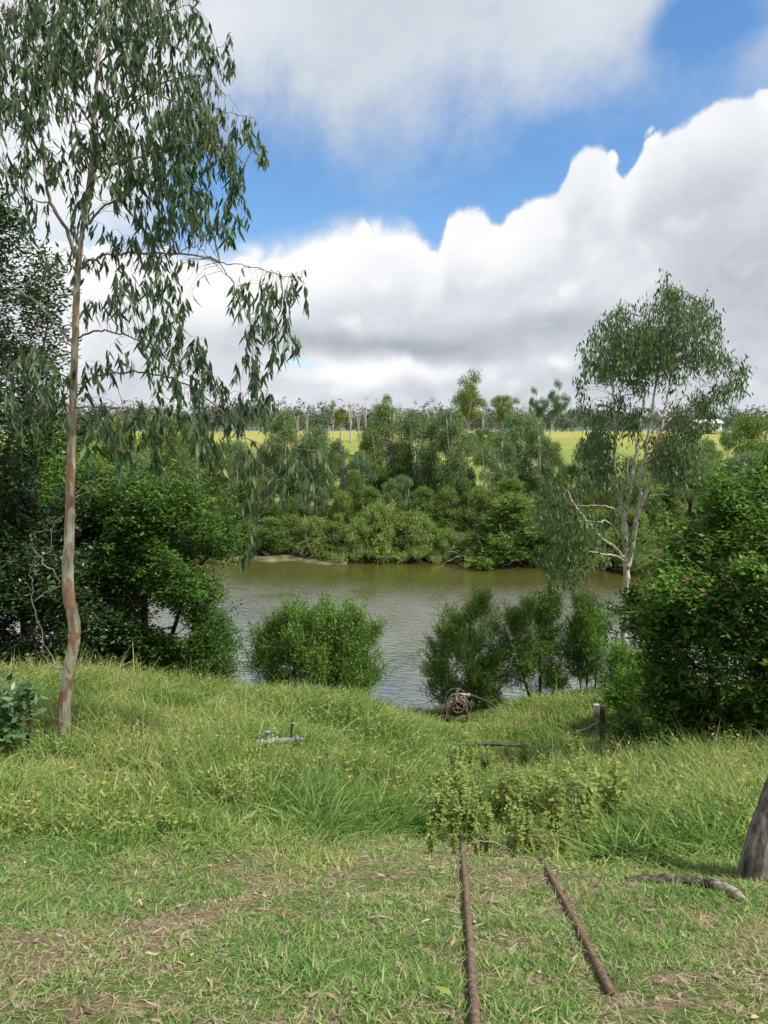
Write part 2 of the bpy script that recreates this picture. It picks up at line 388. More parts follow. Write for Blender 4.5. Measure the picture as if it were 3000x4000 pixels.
def groundmat():
    m = bpy.data.materials.new('ground'); m.use_nodes = True; q = G(m.node_tree); b = q.n['Principled BSDF']
    tcn = q.node('ShaderNodeTexCoord').outputs['Object']; sp = q.node('ShaderNodeSeparateXYZ'); q.put(sp.inputs[0], tcn)
    n1 = q.noise(tcn, 3.0, 6, .6); n2 = q.noise(tcn, 25, 5, .65); n3 = q.noise(tcn, .9, 4, .5)
    soil = q.ramp(n2, [(.25,(.05,.032,.02)),(.45,(.13,.09,.055)),(.6,(.24,.18,.12)),(.8,(.40,.33,.24))])
    grs = q.ramp(n2, [(.3,(.035,.07,.012)),(.55,(.08,.13,.025)),(.8,(.16,.18,.06))])
    near = q.mix(q.sstep(q.m('ADD', n1, q.m('MULTIPLY', q.m('SUBTRACT', n3, .5), .8)), .40, .60), soil, grs)
    near = q.mix(q.sstep(sp.outputs[1], 6.0, 8.0), near, q.mix(.8, near, grs))
    mud = q.mix(q.sstep(q.m('ADD', sp.outputs[2], n1), 1.6, 2.4), q.ramp(n1, [(.3,(.03,.02,.014)),(.7,(.10,.068,.045))]), q.ramp(n2, [(.3,(.03,.05,.012)),(.7,(.08,.10,.03))]))
    nf = q.noise(tcn, .06, 7, .6, .6); ng = q.noise(tcn, .8, 5, .7)
    field = q.ramp(q.m('MULTIPLY_ADD', q.m('SUBTRACT', ng, .5), .7, nf), [(.2,(.09,.13,.03)),(.4,(.17,.23,.045)),(.6,(.24,.26,.065)),(.8,(.31,.26,.10))])
    gold = q.mix(q.sstep(sp.outputs[1], 105, 145), field, q.mix(.65, field, (.33,.31,.085)))
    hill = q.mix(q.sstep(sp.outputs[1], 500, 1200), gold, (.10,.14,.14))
    c = q.mix(q.sstep(q.m('ADD', sp.outputs[1], q.m('MULTIPLY', nf, 8)), 66, 74), mud, hill)
    c = q.mix(q.sstep(sp.outputs[1], 24, 26), near, c)
    q.put(b.inputs['Base Color'], c); b.inputs['Roughness'].default_value = .9; b.inputs['Specular IOR Level'].default_value = .15
    bp = q.node('ShaderNodeBump'); bp.inputs['Strength'].default_value = .6; bp.inputs['Distance'].default_value = .03
    q.put(bp.inputs['Height'], n2); q.l.new(bp.outputs[0], b.inputs['Normal'])
    return m
tag(link('ground', np_mesh('ground', V, Q, groundmat(), smooth=True)), kind='structure')

# ------------------------------------------------------------------ water
def watermat():
    m = bpy.data.materials.new('river_water'); m.use_nodes = True; q = G(m.node_tree); b = q.n['Principled BSDF']
    tcn = q.node('ShaderNodeTexCoord').outputs['Object']
    n = q.noise(tcn, .12, 3, .5)
    q.put(b.inputs['Base Color'], q.ramp(n, [(.3,(.075,.070,.015)),(.7,(.10,.092,.022))]))
    b.inputs['Roughness'].default_value = .13; b.inputs['IOR'].default_value = 8.0
    mp = q.node('ShaderNodeMapping'); q.put(mp.inputs[0], tcn); mp.inputs['Rotation'].default_value = (0,0,R(-14)); mp.inputs['Scale'].default_value = (.75,1.7,1)
    w1 = q.noise(mp.outputs[0], 2.6, 4, .55, .6)
    mp2 = q.node('ShaderNodeMapping'); q.put(mp2.inputs[0], tcn); mp2.inputs['Rotation'].default_value = (0,0,R(24)); mp2.inputs['Scale'].default_value = (.9,2.2,1)
    w2 = q.noise(mp2.outputs[0], 4.2, 3, .5, .4)
    gm = q.node('ShaderNodeMapping'); q.put(gm.inputs[0], tcn); gm.inputs['Scale'].default_value = (1.0,.55,1); gm.inputs['Rotation'].default_value = (0,0,R(20))
    gust = q.noise(gm.outputs[0], .14, 3, .5, .8)
    wsp = q.node('ShaderNodeSeparateXYZ'); q.put(wsp.inputs[0], tcn); gs = q.m('MULTIPLY', q.sstep(gust, .33, .62), q.sstep(q.m('MULTIPLY_ADD', gust, 9, wsp.outputs[1]), 53, 42)); amp = q.m('MULTIPLY_ADD', gs, .95, .28); q.put(b.inputs['Roughness'], q.m('MULTIPLY_ADD', gs, .22, .07))
    hgt = q.m('MULTIPLY', q.m('ADD', w1, q.m('MULTIPLY', w2, .55)), amp)
    bp = q.node('ShaderNodeBump'); bp.inputs['Strength'].default_value = 1.0; bp.inputs['Distance'].default_value = .07
    q.put(bp.inputs['Height'], hgt); q.l.new(bp.outputs[0], b.inputs['Normal'])
    return m
wx = np.linspace(-300, 300, 40); wy = np.linspace(17, 75, 20); WX, WY = np.meshgrid(wx, wy)
ii = (np.arange(19)[:, None]*40 + np.arange(39)[None]).ravel()
tag(link('river', np_mesh('river', np.stack([WX, WY, WX*0], -1).reshape(-1, 3), np.stack([ii, ii+1, ii+41, ii+40], -1), watermat())), kind='structure')

# ------------------------------------------------------------------ foliage builders
def rdir(n, up=0.0, out=None, k=1.0):
    d = rng.normal(size=(n, 3)); d[:, 2] += up
    if out is not None: d += out*k
    return unit(d)
def hang_leaves(acc, C, L, W, spread=.35, kind='long'):
    n = len(C)
    D = rng.normal(0, spread, (n, 3)); D[:, 2] = -1; D = unit(D)
    N = rdir(n); N[:, 2] *= .3; N = unit(N)
    Ls = L*rng.uniform(.65, 1.2, n); Ws = W*rng.uniform(.7, 1.25, n); r = rng.uniform(0, 1, n)
    if kind == 'long':
        bend = rng.normal(0, .22, (n, 3)); bend[:, 2] = 0
        acc.add(*strips(C, D, N, Ls, Ws, bend, (0, .3, .65, 1), (.12, 1, .8, .06), r))
    else: acc.add(*diamonds(C, D, N, Ls, Ws, r, .05))
def point_in(poly, x, y):
    x = np.asarray(x); y = np.asarray(y); ins = np.zeros(x.shape, bool); n = len(poly)
    for i in range(n):
        (x1, y1), (x2, y2) = poly[i], poly[(i+1) % n]
        c = ((y1 > y) != (y2 > y)); t = (x2-x1)*(y-y1)/((y2-y1) if y2 != y1 else 1e-9) + x1
        ins ^= c & (x < t)
    return ins
def edge_dist(poly, x, y):
    d = np.full(x.shape, 1e9); n = len(poly)
    for i in range(n):
        a = np.array(poly[i], float); b = np.array(poly[(i+1) % n], float); ab = b-a
        t = np.clip(((x-a[0])*ab[0]+(y-a[1])*ab[1])/max((ab**2).sum(), 1e-6), 0, 1)
        d = np.minimum(d, np.hypot(x-a[0]-t*ab[0], y-a[1]-t*ab[1]))
    return d
def poly_points(poly, Y0, dmax, n, shell=.6):
    """points through the volume of a rounded body whose outline is poly"""
    pl = np.array(poly, float); lo, hi = pl.min(0), pl.max(0); out = []
    while sum(map(len, out)) < n:
        x = rng.uniform(lo[0], hi[0], n*2); y = rng.uniform(lo[1], hi[1], n*2)
        k = point_in(poly, x, y); x, y = x[k], y[k]
        e = edge_dist(poly, x, y)/FPX*Y0
        dep = np.minimum(np.sqrt(np.maximum(e, .01)*dmax*1.2), dmax)
        s = rng.uniform(-1, 1, len(x)); s = np.sign(s)*np.abs(s)**shell
        Yv = Y0 + s*dep
        t = []
        a = (x-1500)/FPX; v = (y-2000)/FPX; b = CP - v*SP; c = -SP - v*CP
        out.append(np.stack([a/b*Yv, Yv, CAMZ + c/b*Yv], -1))
    return np.concatenate(out)[:n]
def spray_leaves(acc, cen, m, sig, L, W, mode, out_from=None):
    """m leaves round each spray centre"""
    n = len(cen)*m
    C = np.repeat(cen, m, 0)
    tone = np.repeat(rng.normal(0, .16, len(cen)), m)
    r = np.clip(rng.uniform(.1, .8, n) + tone, 0, 1)
    Ls = L*rng.uniform(.6, 1.25, n); Ws = W*rng.uniform(.7, 1.25, n)
    if mode == 'hang':
        C = C + rng.normal(0, 1, (n, 3))*np.array((sig, sig, sig*1.3))
        D = rng.normal(0, .4, (n, 3)); D[:, 2] = -1; D = unit(D); N = unit(rng.normal(size=(n, 3))*np.array((1, 1, .3)))
        acc.add(*diamonds(C, D, N, Ls, Ws, r, .06))
    elif mode == 'broad':
        # leaves arranged along short outward twigs, blades roughly facing up
        ax = np.repeat(unit(rdir(len(cen), .35, out_from, .8)), m, 0)
        t = np.tile(np.linspace(-1, 1, m), len(cen))
        C = C + ax*(t*sig*1.6)[:, None] + rng.normal(0, sig*.25, (n, 3))
        sd = unit(np.cross(ax, np.array((0, 0, 1.0)) + rng.normal(0, .2, (n, 3))))
        sg = np.where(np.tile(np.arange(m) % 2, len(cen)) == 0, 1, -1)[:, None]
        D = unit(ax*.6 + sd*sg + rng.normal(0, .35, (n, 3)) + np.array((0, 0, -.15)))
        N = unit(np.array((0, 0, 1.0)) + rng.normal(0, .55, (n, 3)))
        acc.add(*diamonds(C, D, N, Ls, Ws, r, -.1))
    elif mode == 'up':
        ax = np.repeat(unit(rdir(len(cen), 1.7, out_from, .7)), m, 0)
        t = np.tile(np.linspace(-1, 1, m), len(cen))
        C = C + ax*(t*sig*2.0)[:, None] + rng.normal(0, sig*.12, (n, 3))
        D = unit(ax + rng.normal(0, .5, (n, 3))); N = rdir(n)
        acc.add(*diamonds(C, D, N, Ls, Ws, r, .02))
def twigs_to(acc, nodes, tips, r0, r1, sag=.1, sides=3, K=6):
    """thin branches from the nearest skeleton node (lower than the tip where possible) to every tip"""
    nodes = np.asarray(nodes); d = ((tips[:, None]-nodes[None])**2).sum(-1)
    d = d + np.where(nodes[None, :, 2] > tips[:, None, 2]+.05, 2.0, 0)
    a = nodes[d.argmin(1)]
    t = np.linspace(0, 1, K)[None, :, None]
    p = a[:, None]*(1-t) + tips[:, None]*t
    ln = np.linalg.norm(tips-a, axis=1)[:, None, None]
    p[..., 2] += (np.sin(t*math.pi)[..., 0]*ln[..., 0]*sag)
    p[:, 1:-1] += rng.normal(0, .02, p[:, 1:-1].shape)*ln
    rr = np.linspace(r0, r1, K)[None]*np.ones((len(tips), 1))
    acc.add(*tubes(p, rr, sides)); return p
def body_tree(name, label, cat, poly, Y0, dmax, nclump, nspray, m, sig, L, W, mode, lmat, stems, bark, group=None, loose=.45, trunkname='trunk', crownname='crown', sprad=.35, shoots=3, gapf=0):
    """tree or bush: stems (list of px paths with radii) + clumps of leaf sprays inside poly"""
    base = np.array(stems[0][0][0], float)
    if len(base) == 3: b3 = P(*base)
    else: b3 = P(base[0], base[1], Y0)
    b3[2] = min(b3[2], Hs(b3[0], b3[1])); gz = Hs(b3[0], b3[1])
    root = empty(name, (b3[0], b3[1], gz), label, cat, group); org = (b3[0], b3[1], gz)
    A = Acc(); nodes = []
    for pts, rad in stems:
        pp = [P(q[0], q[1], q[2] if len(q) > 2 else Y0) for q in pts]
        pp[0][2] = min(pp[0][2], Hs(pp[0][0], pp[0][1])-.05)
        rr = np.linspace(rad[0], rad[1], len(pp))
        A.add(*tube1(pp, rr, 7, 5, .01)); nodes.append(smooth_path(pp, rr, 5)[0])
    nodes = np.concatenate(nodes)
    cl = poly_points(poly, Y0, dmax, nclump, .8)
    p = twigs_to(A, nodes, cl, stems[0][1][1]*.8, stems[0][1][1]*.25, .05, 4)
    nodes2 = np.concatenate([nodes, p[:, 2:].reshape(-1, 3)])
    nb = int(nspray*loose)
    idx = rng.integers(0, nclump, nb)
    s1 = cl[idx] + unit(rng.normal(size=(nb, 3)))*(rng.uniform(0.2, 1, nb)**.5*sprad)[:, None]*np.array((1, 1, .8))
    s2 = poly_points(poly, Y0, dmax, nspray-nb, .45)
    nsh = nclump*shoots; c0 = cl[rng.integers(0, nclump, nsh)]; mid = cl.mean(0)
    sd = unit(unit(c0-mid)*1.0 + rng.normal(0, .55, (nsh, 3)) + np.array((0, 0, .55))); sl = rng.uniform(.5, 1.25, nsh)*sprad*1.5
    tt = np.linspace(.35, 1, 7)[None, :, None]; s3 = (c0[:, None] + sd[:, None]*sl[:, None, None]*tt).reshape(-1, 3)
    q3 = c0[:, None] + sd[:, None]*sl[:, None, None]*np.linspace(0, 1, 5)[None, :, None]
    A.add(*tubes(q3, np.linspace(.006, .002, 5)[None]*np.ones((nsh, 1)), 3))
    sp = np.concatenate([s1, s2, s3])
    if gapf:
        f = vn(sp[:, 0]*2, sp[:, 2]*2.3+sp[:, 1], gapf); sp = sp[f > -.35]
    k = rng.choice(len(sp), min(len(sp), 500), replace=False)
    twigs_to(A, nodes2, sp[k], stems[0][1][1]*.3, .002, .03, 3, 4)
    cen = cl.mean(0); out = unit(sp - cen)
    F = Acc(); spray_leaves(F, sp, m, sig, L, W, mode, out)
    part(trunkname, A.mesh(trunkname, bark, True, org), root)
    part(crownname, F.mesh(crownname, lmat, False, org), root)
    return root, org

# ------------------------------------------------------------------ gum tree on the left (hero)
def hero_gum():
    Y = 10.0; b = P(243, 2880, Y); org = np.array((b[0], b[1], Hs(b[0], b[1])))
    root = empty('eucalyptus_tree', org, 'tall slender gum tree with peeling pink and cream bark rising out of the long grass', 'tree')
    tr = [(236,2900),(250,2780),(268,2624),(284,2540),(292,2454),(282,2390),(268,2319),(266,2200),(272,2081),(277,1850),(285,1607),(290,1400),(298,1200),(305,1040),(318,940),(330,840),(350,690),(368,480),(385,220),(400,0),(412,-180),(418,-420)]
    wd = [62,52,46,45,46,46,46,42,38,33,29,27,25,24,19,17,15,13,11,9,7,4]
    pts = [P(x, y, Y) for x, y in tr]; pts[0][2] = org[2]-.1
    rad = [q/2/FPX*Y*1.02 for q in wd]
    A = Acc(); A.add(*tube1(pts, rad, 14, 6, .003, .012)); T = A.mesh('trunk', bark_gum, True, org); part('trunk', T, root)
    nodes = [smooth_path(pts, rad, 4)[0][50:]]
    limbs = [
     ([(305,1020),(260,900),(200,790),(180,700),(165,560),(160,450),(140,300),(120,120),(90,-60)],16,4,-.3,bark_grey),
     ([(318,1050),(345,1020),(420,995),(520,990),(700,990),(800,1003),(850,1025),(900,1090),(950,1200),(985,1300)],11,3,-.5,bark_grey),
     ([(860,1025),(930,1035),(1010,1050),(1100,1075),(1180,1085)],4,2,-.7,bark_twig),
     ([(690,990),(750,965),(800,985),(870,1060),(930,1120)],4,2,-.4,bark_twig),
     ([(295,1322),(380,1293),(450,1297),(540,1335),(640,1395),(750,1480),(850,1560)],8,2.5,-.6,bark_twig),
     ([(292,1560),(330,1500),(370,1475),(450,1458),(560,1455),(680,1480),(770,1530),(860,1600),(940,1680),(1000,1730),(1120,1745),(1240,1760)],9,2.5,-.8,bark_twig),
     ([(940,1680),(980,1760),(1040,1830),(1120,1880)],3,1.5,-1.,bark_twig),
     ([(280,1340),(258,1308),(180,1215),(100,1150),(0,1075),(-150,960)],14,6,.5,bark_grey),
     ([(278,1350),(170,1290),(100,1270),(0,1300)],6,2,.3,bark_twig),
     ([(290,1930),(340,1890),(400,1872),(470,1875),(530,1860),(560,1830),(610,1800)],8,3,-.4,bark_grey),
     ([(530,1862),(580,1890),(640,1905)],3,1,-.5,bark_grey),
     ([(262,2305),(200,2230),(150,2170),(120,2120),(130,2090),(170,2060),(240,2020)],7,2.5,-.3,bark_grey),
     ([(262,2622),(190,2590),(165,2530),(155,2450),(130,2370),(125,2280),(120,2220),(140,2180),(190,2150),(210,2060),(240,2030)],6.5,2,-.35,bark_grey),
     ([(135,2350),(180,2310),(240,2290),(290,2296)],4,2,-.45,bark_grey),
     ([(283,1592),(400,1590),(480,1600),(560,1640)],6,2,-.7,bark_twig),
     ([(280,1690),(230,1640),(190,1600),(90,1630)],6,2,-.5,bark_twig),
     ([(286,1490),(200,1440),(120,1400),(60,1430)],6,2,-.6,bark_twig),
     ([(325,900),(400,820),(470,770),(520,730),(600,690)],11,4,-.5,bark_grey),
     ([(345,720),(450,640),(600,600),(750,560),(860,590),(960,640)],8,3,-.5,bark_twig),
     ([(362,540),(500,420),(650,320),(800,300),(880,370)],8,2.5,-.3,bark_twig),
     ([(372,420),(520,340),(700,400),(850,430),(980,460)],7,2,.3,bark_twig),
     ([(382,260),(500,160),(620,60),(740,20)],7,2.5,-.2,bark_twig),
     ([(700,200),(780,210),(850,190),(905,165)],3,1.2,-.3,bark_twig),
     ([(352,660),(270,430),(160,220),(60,80)],8,3,.5,bark_twig),
     ([(366,500),(210,320),(50,250)],7,3,-.5,bark_twig),
     ([(172,620),(80,520),(-40,450)],7,3,.2,bark_twig),
     ([(392,120),(480,0),(560,-120)],6,3,.3,bark_twig),
     ([(398,40),(300,-60),(180,-160)],6,3,.3,bark_twig),
     ([(200,800),(120,770),(40,700)],5,2,-.2,bark_twig)]
    bare = {9, 10, 11, 12, 13}
    for i, (pp, w0, w1, dy, mat) in enumerate(limbs):
        n = len(pp); q = []
        for j, (x, y) in enumerate(pp):
            t = min(1, j/(n-1)*1.3)
            yy = Y + dy*t if not (i in (2, 3, 6, 10, 13, 22)) else Y + dy
            q.append(P(x, y, yy))
        rr = np.linspace(w0, w1, n)/2/FPX*Y
        A = Acc(); A.add(*tube1(q, rr, 6, 5, .012))
        part('branch', A.mesh('branch', mat, True, org), root)
        if i not in bare: nodes.append(smooth_path(q, rr, 5)[0])
    nodes = np.concatenate(nodes)
    C = """80,50,100,80 200,120,110,110 60,220,90,110 200,300,120,110 100,400,110,80 330,100,110,110 330,280,90,100 450,130,110,130 560,50,100,80 660,50,90,80
    600,200,110,100 480,300,110,110 620,370,120,100 730,280,100,100 700,460,120,90 820,420,70,80 600,540,110,90 720,580,110,100 840,590,80,80 920,690,50,80
    560,670,110,90 700,710,110,90 820,770,90,80 890,830,60,70 430,480,90,100 380,620,80,80 300,540,70,70 620,800,80,70 500,740,80,80 560,880,80,60 740,850,90,60 860,540,60,60
    320,760,60,60 950,500,50,50 1000,560,30,60 900,180,20,40 860,230,35,50 800,150,40,60 480,900,60,50 600,960,60,50 640,1050,60,60 330,880,40,40
    930,1120,50,50 1050,1120,70,50 1140,1090,50,50 1010,1220,60,50 1090,1200,60,70 1120,1310,45,60 960,1330,35,40 1010,1390,45,50 1080,1380,40,50
    500,1110,70,60 590,1120,60,60 430,1180,50,50 690,1180,60,60 560,1250,60,50 650,1270,70,60 600,1380,60,50 720,1330,60,60 790,1370,50,60 690,1440,70,50
    800,1450,60,60 740,1510,70,40 860,1480,50,50 470,1350,40,40 400,1420,40,40 900,1540,60,50 960,1430,40,40 1010,1520,50,50 900,1620,60,50 980,1600,60,50 1040,1570,30,50
    390,1620,60,60 470,1650,80,70 560,1650,70,70 640,1670,70,70 720,1650,60,60 600,1570,60,50 700,1570,50,50 790,1620,60,60 860,1710,50,60 790,1740,60,50
    470,1760,50,40 620,1770,50,30 980,1780,50,50 1070,1820,70,50 1160,1820,60,60 1240,1810,40,60 1140,1760,50,40 950,1860,40,50 1010,1920,40,40 975,2060,20,50 975,2130,12,40
    1080,1890,40,30 90,1530,70,60 180,1450,60,60 50,1590,40,60 200,1560,60,50 70,1420,60,50 150,1360,50,50 250,1480,40,50 120,1640,50,40 130,800,60,50 60,660,70,60 220,620,60,70 90,560,80,60 30,330,60,90
    160,30,100,60 400,-60,200,80 200,-100,200,80 600,-80,160,70 -60,150,90,150 -80,450,90,150 380,400,60,60 250,190,90,90 760,100,50,60 230,1000,40,40 340,1180,25,40 380,1000,40,40 330,1450,25,40 340,1700,30,60"""
    TW = Acc(); LF = Acc()
    for tok in C.split():
        x, y, rx, ry = map(float, tok.split(','))
        nsp = max(3, int(rx*ry/(470 if y < 1550 else 700)))
        th = rng.uniform(0, 6.283, nsp); rr = rng.uniform(0, 1, nsp)**.55
        sx_, sy_ = x + np.cos(th)*rr*rx, y + np.sin(th)*rr*ry
        base_d = Y - .25 + (.5 if y < 300 else 0) - (.5 if 1000 < y else 0)
        dep = base_d + rng.uniform(-1, 1, nsp)*(min(rx, 110)/110*1.1 + .1)
        tips = np.array([P(a, b_, d) for a, b_, d in zip(sx_, sy_, dep)])
        # arching twig that ends in a hanging spray
        d = ((tips[:, None]-nodes[None])**2).sum(-1); a = nodes[d.argmin(1)]
        K = 8; t = np.linspace(0, 1, K)[None, :, None]
        p = a[:, None]*(1-t)+tips[:, None]*t; ln = np.linalg.norm(tips-a, axis=1)
        p[..., 2] += .16*np.sin(t[..., 0]*math.pi)*ln[:, None]
        p[:, 1:-1] += rng.normal(0, .012, p[:, 1:-1].shape)
        TW.add(*tubes(p, np.linspace(.0042, .0014, K)[None]*np.ones((nsp, 1)), 3))
        # hanging twiglet
        ql = rng.uniform(.12, .32, nsp); hd = rng.normal(0, .35, (nsp, 3)); hd[:, 2] = -1; hd = unit(hd)
        t2 = np.linspace(0, 1, 4)[None, :, None]
        hp = tips[:, None] + hd[:, None]*ql[:, None, None]*t2
        TW.add(*tubes(hp, np.full((nsp, 4), .0012), 3))
        m = 8
        tt = rng.uniform(0, 1, (nsp, m))
        lc = tips[:, None] + hd[:, None]*(ql[:, None]*tt)[..., None] + rng.normal(0, .018, (nsp, m, 3))
        hang_leaves(LF, lc.reshape(-1, 3), .16, .034, .22)
        # a few leaves along the twig
        kk = rng.integers(3, K, (nsp, 2)); lc = p[np.arange(nsp)[:, None], kk]
        hang_leaves(LF, lc.reshape(-1, 3), .15, .036, .3)
    part('twigs', TW.mesh('twigs', bark_twig, False, org), root)
    part('crown', LF.mesh('crown', gum_leaf, False, org), root)
    # a few dead orange leaves
    D = Acc(); pts = np.array([P(x+rng.normal(0, 12), y+rng.normal(0, 12), 9.3) for x, y in [(215,1580),(235,1590),(590,1560),(600,1570),(860,1820),(880,1840),(930,1550),(640,1180),(500,1170),(455,1120),(345,1790),(700,1560)]])
    hang_leaves(D, pts, .13, .04, .5); part('dead_leaves', D.mesh('dead_leaves', litter_m, False, org), root, 'dry orange-brown leaves hanging among the green ones')
hero_gum()

# ------------------------------------------------------------------ white gum on the right
def right_gum():
    Y = 21.3
    def c(x, y, Yo=0): return P(1900+x/1.4745, 1000+y/1.4745, Y+Yo)
    b = c(795, 2330); org = np.array((b[0], b[1], Hs(b[0], b[1])))
    root = empty('white_gum_tree', org, 'white-trunked gum tree with several upright stems and a domed crown by the right waterside', 'tree')
    st = [([(795,2380),(797,2180),(803,1960),(808,1780),(800,1620),(792,1500),(772,1400),(745,1330),(740,1230),(738,1000),(735,850),(725,650),(720,480)],44,6),
          ([(792,1520),(815,1420),(842,1280),(862,1150),(872,1080),(885,960),(905,850),(915,700),(900,500),(890,350)],28,6),
          ([(812,1800),(835,1720),(858,1560),(870,1470),(885,1380),(886,1280),(905,1200),(925,1080),(950,900),(985,700),(1030,450),(1040,250),(1035,130)],32,4),
          ([(868,1480),(905,1400),(935,1320),(958,1250),(978,1130),(992,1060),(1018,950),(1035,850),(1055,760),(1110,600),(1190,430),(1230,280)],26,5),
          ([(1022,930),(1060,870),(1120,820),(1240,750),(1330,690),(1410,640)],14,4),
          ([(1000,1010),(1050,950),(1100,905),(1180,880),(1260,880)],10,3),
          ([(960,1270),(1010,1245),(1070,1240),(1130,1250)],9,3),
          ([(800,1740),(740,1680),(650,1610),(590,1550),(550,1490),(500,1420),(475,1370),(440,1330)],17,5),
          ([(560,1500),(530,1440),(520,1340)],8,3),
          ([(800,1760),(750,1725),(650,1715),(560,1690),(460,1640)],10,4),
          ([(785,1500),(740,1460),(690,1440),(600,1437),(500,1437)],9,3),
          ([(900,1400),(960,1375),(1060,1380)],9,3),
          ([(797,1640),(700,1530),(640,1530),(480,1532)],8,3),
          ([(820,1330),(815,1200),(830,1160)],10,4),
          ([(795,2080),(740,2030),(690,2000),(650,2010)],7,3)]
    A = Acc(); nodes = []
    for i, (pp, w0, w1) in enumerate(st):
        off = [0, .5, -.3, .6, .9, .3, .8, -1.2, -1.0, -1.4, -.8, .6, -.9, .3, -.7][i]
        n = len(pp); q = [c(x, y, off*min(1, j/(n-1)*1.6)) for j, (x, y) in enumerate(pp)]
        rr = np.linspace(w0, w1, n)/1.4745/2/FPX*Y
        A.add(*tube1(q, rr, 9, 5, .015)); nodes.append(smooth_path(q, rr, 4)[0])
    A_m = A.mesh('trunk', MATS['pale_bark'], True, org); part('trunk', A_m, root)
    nodes = np.concatenate(nodes); nodes = nodes[nodes[:, 2] > org[2]+2.0]
    C = """1040,170,40,60 1010,270,80,80 1100,290,80,80 1240,270,45,55 1230,370,80,70 1325,390,45,50 800,310,45,40 760,380,80,60 880,340,80,70 640,440,50,50 700,490,90,70 820,460,100,80 950,430,100,90 1080,430,100,90 1200,470,100,80
    1290,480,60,70 590,540,40,40 620,610,60,50 720,600,90,70 850,600,100,80 980,560,100,80 1100,580,100,80 1220,580,80,70 1300,600,60,60 1380,600,35,40 700,700,60,60 800,700,70,60 880,740,50,60 1120,690,70,40 1060,760,30,40 550,750,35,50 590,810,55,60 550,890,40,40
    680,810,50,60 760,840,50,50 650,920,50,40 1460,680,45,50 1430,750,50,50 1340,780,50,40 1200,800,40,40 1250,850,50,50 1280,920,60,50 1100,880,40,30 900,930,80,50 830,990,70,50 1490,640,20,40
    620,1020,50,40 550,1100,50,50 640,1100,70,50 700,1050,60,50 900,1040,90,50 1100,970,80,50 1190,1000,70,50 1080,1110,90,70 1190,1120,80,70 1000,1170,60,50 680,1190,80,60 610,1250,70,60 720,1290,60,50 1100,1220,80,60 1180,1230,70,50 1080,1320,70,50
    990,1380,50,60 560,1320,70,60 440,1310,50,50 410,1410,60,60 320,1490,50,50 400,1550,80,60 480,1490,70,60 560,1590,80,70 440,1640,80,60 390,1730,60,50 380,1790,30,50 520,1710,70,60 580,1780,60,40 480,1840,50,50 620,1690,50,50
    820,1640,30,50 700,1520,60,50 850,1700,30,40 690,2020,30,20 780,1400,40,40 860,1330,40,60 940,1000,60,50 1000,620,100,90 900,520,100,90"""
    TW = Acc(); LF = Acc()
    for tok in C.split():
        x, y, rx, ry = map(float, tok.split(','))
        top = y < 760
        nsp = max(4, int(rx*ry/(125 if top else 115)))
        th = rng.uniform(0, 6.283, nsp); rr = rng.uniform(0, 1, nsp)**.5
        off = -1.0 if (x < 700 and y > 1300) else .2
        tips = np.array([c(x+math.cos(a)*r_*rx, y+math.sin(a)*r_*ry, off + rng.uniform(-1, 1)*(2.0 if top else 1.1)) for a, r_ in zip(th, rr)])
        tips = tips[vn(tips[:, 0]*2.2, tips[:, 2]*2.2, 1.1) > -.30]
        if len(tips) < 2: continue
        twigs_to(TW, nodes, tips[::2], .009, .003, .12, 3, 5)
        spray_leaves(LF, tips, 10, .10, .18, .044, 'hang')
    part('twigs', TW.mesh('twigs', bark_twig, False, org), root)
    part('crown', LF.mesh('crown', leafmat('white_gum_leaf', [(.028,.055,.020),(.055,.10,.036),(.09,.145,.05),(.15,.20,.08)], .28, .45, .4), False, org), root)
right_gum()

# ------------------------------------------------------------------ dense trees and bushes of the near bank
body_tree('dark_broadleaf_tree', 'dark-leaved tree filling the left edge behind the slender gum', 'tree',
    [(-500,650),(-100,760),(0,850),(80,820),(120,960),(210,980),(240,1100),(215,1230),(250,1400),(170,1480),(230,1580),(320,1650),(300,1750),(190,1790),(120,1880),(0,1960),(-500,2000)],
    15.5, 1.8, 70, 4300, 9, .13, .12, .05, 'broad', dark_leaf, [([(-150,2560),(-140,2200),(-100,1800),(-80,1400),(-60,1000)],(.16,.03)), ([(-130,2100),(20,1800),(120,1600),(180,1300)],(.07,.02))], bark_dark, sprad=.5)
body_tree('bright_green_tree', 'yellow-green tree catching the light behind the dark one on the left', 'tree',
    [(-300,1850),(50,1790),(130,1700),(230,1660),(330,1720),(400,1830),(420,1950),(330,2120),(100,2160),(-300,2150)],
    23.5, 1.6, 50, 4200, 9, .17, .15, .06, 'broad', bright_leaf, [([(120,2560),(130,2300),(180,2000),(230,1800)],(.12,.03)), ([(125,2350),(60,2050),(20,1900)],(.07,.02))], bark_dark, sprad=.55)
body_tree('riverside_tree', 'dense dark-green tree at the water edge just right of the slender gum', 'tree',
    [(290,1960),(400,1830),(540,1790),(680,1830),(770,1930),(860,1990),(930,2090),(945,2180),(900,2260),(925,2300),(850,2330),(840,2400),(830,2500),(820,2620),(700,2660),(480,2640),(330,2620),(280,2300)],
    18.2, 2.4, 100, 11500, 9, .15, .125, .045, 'broad', river_leaf, [([(560,2700,18.4),(570,2550),(560,2300),(520,2050),(500,1900)],(.11,.025)), ([(600,2700,18.4),(680,2450),(760,2250),(860,2120)],(.07,.02)), ([(520,2700,18.4),(450,2500),(400,2250),(380,2050)],(.07,.02)), ([(640,2700,18.6),(720,2600),(800,2520)],(.05,.02))], bark_dark, sprad=.6, loose=.65, gapf=.9)
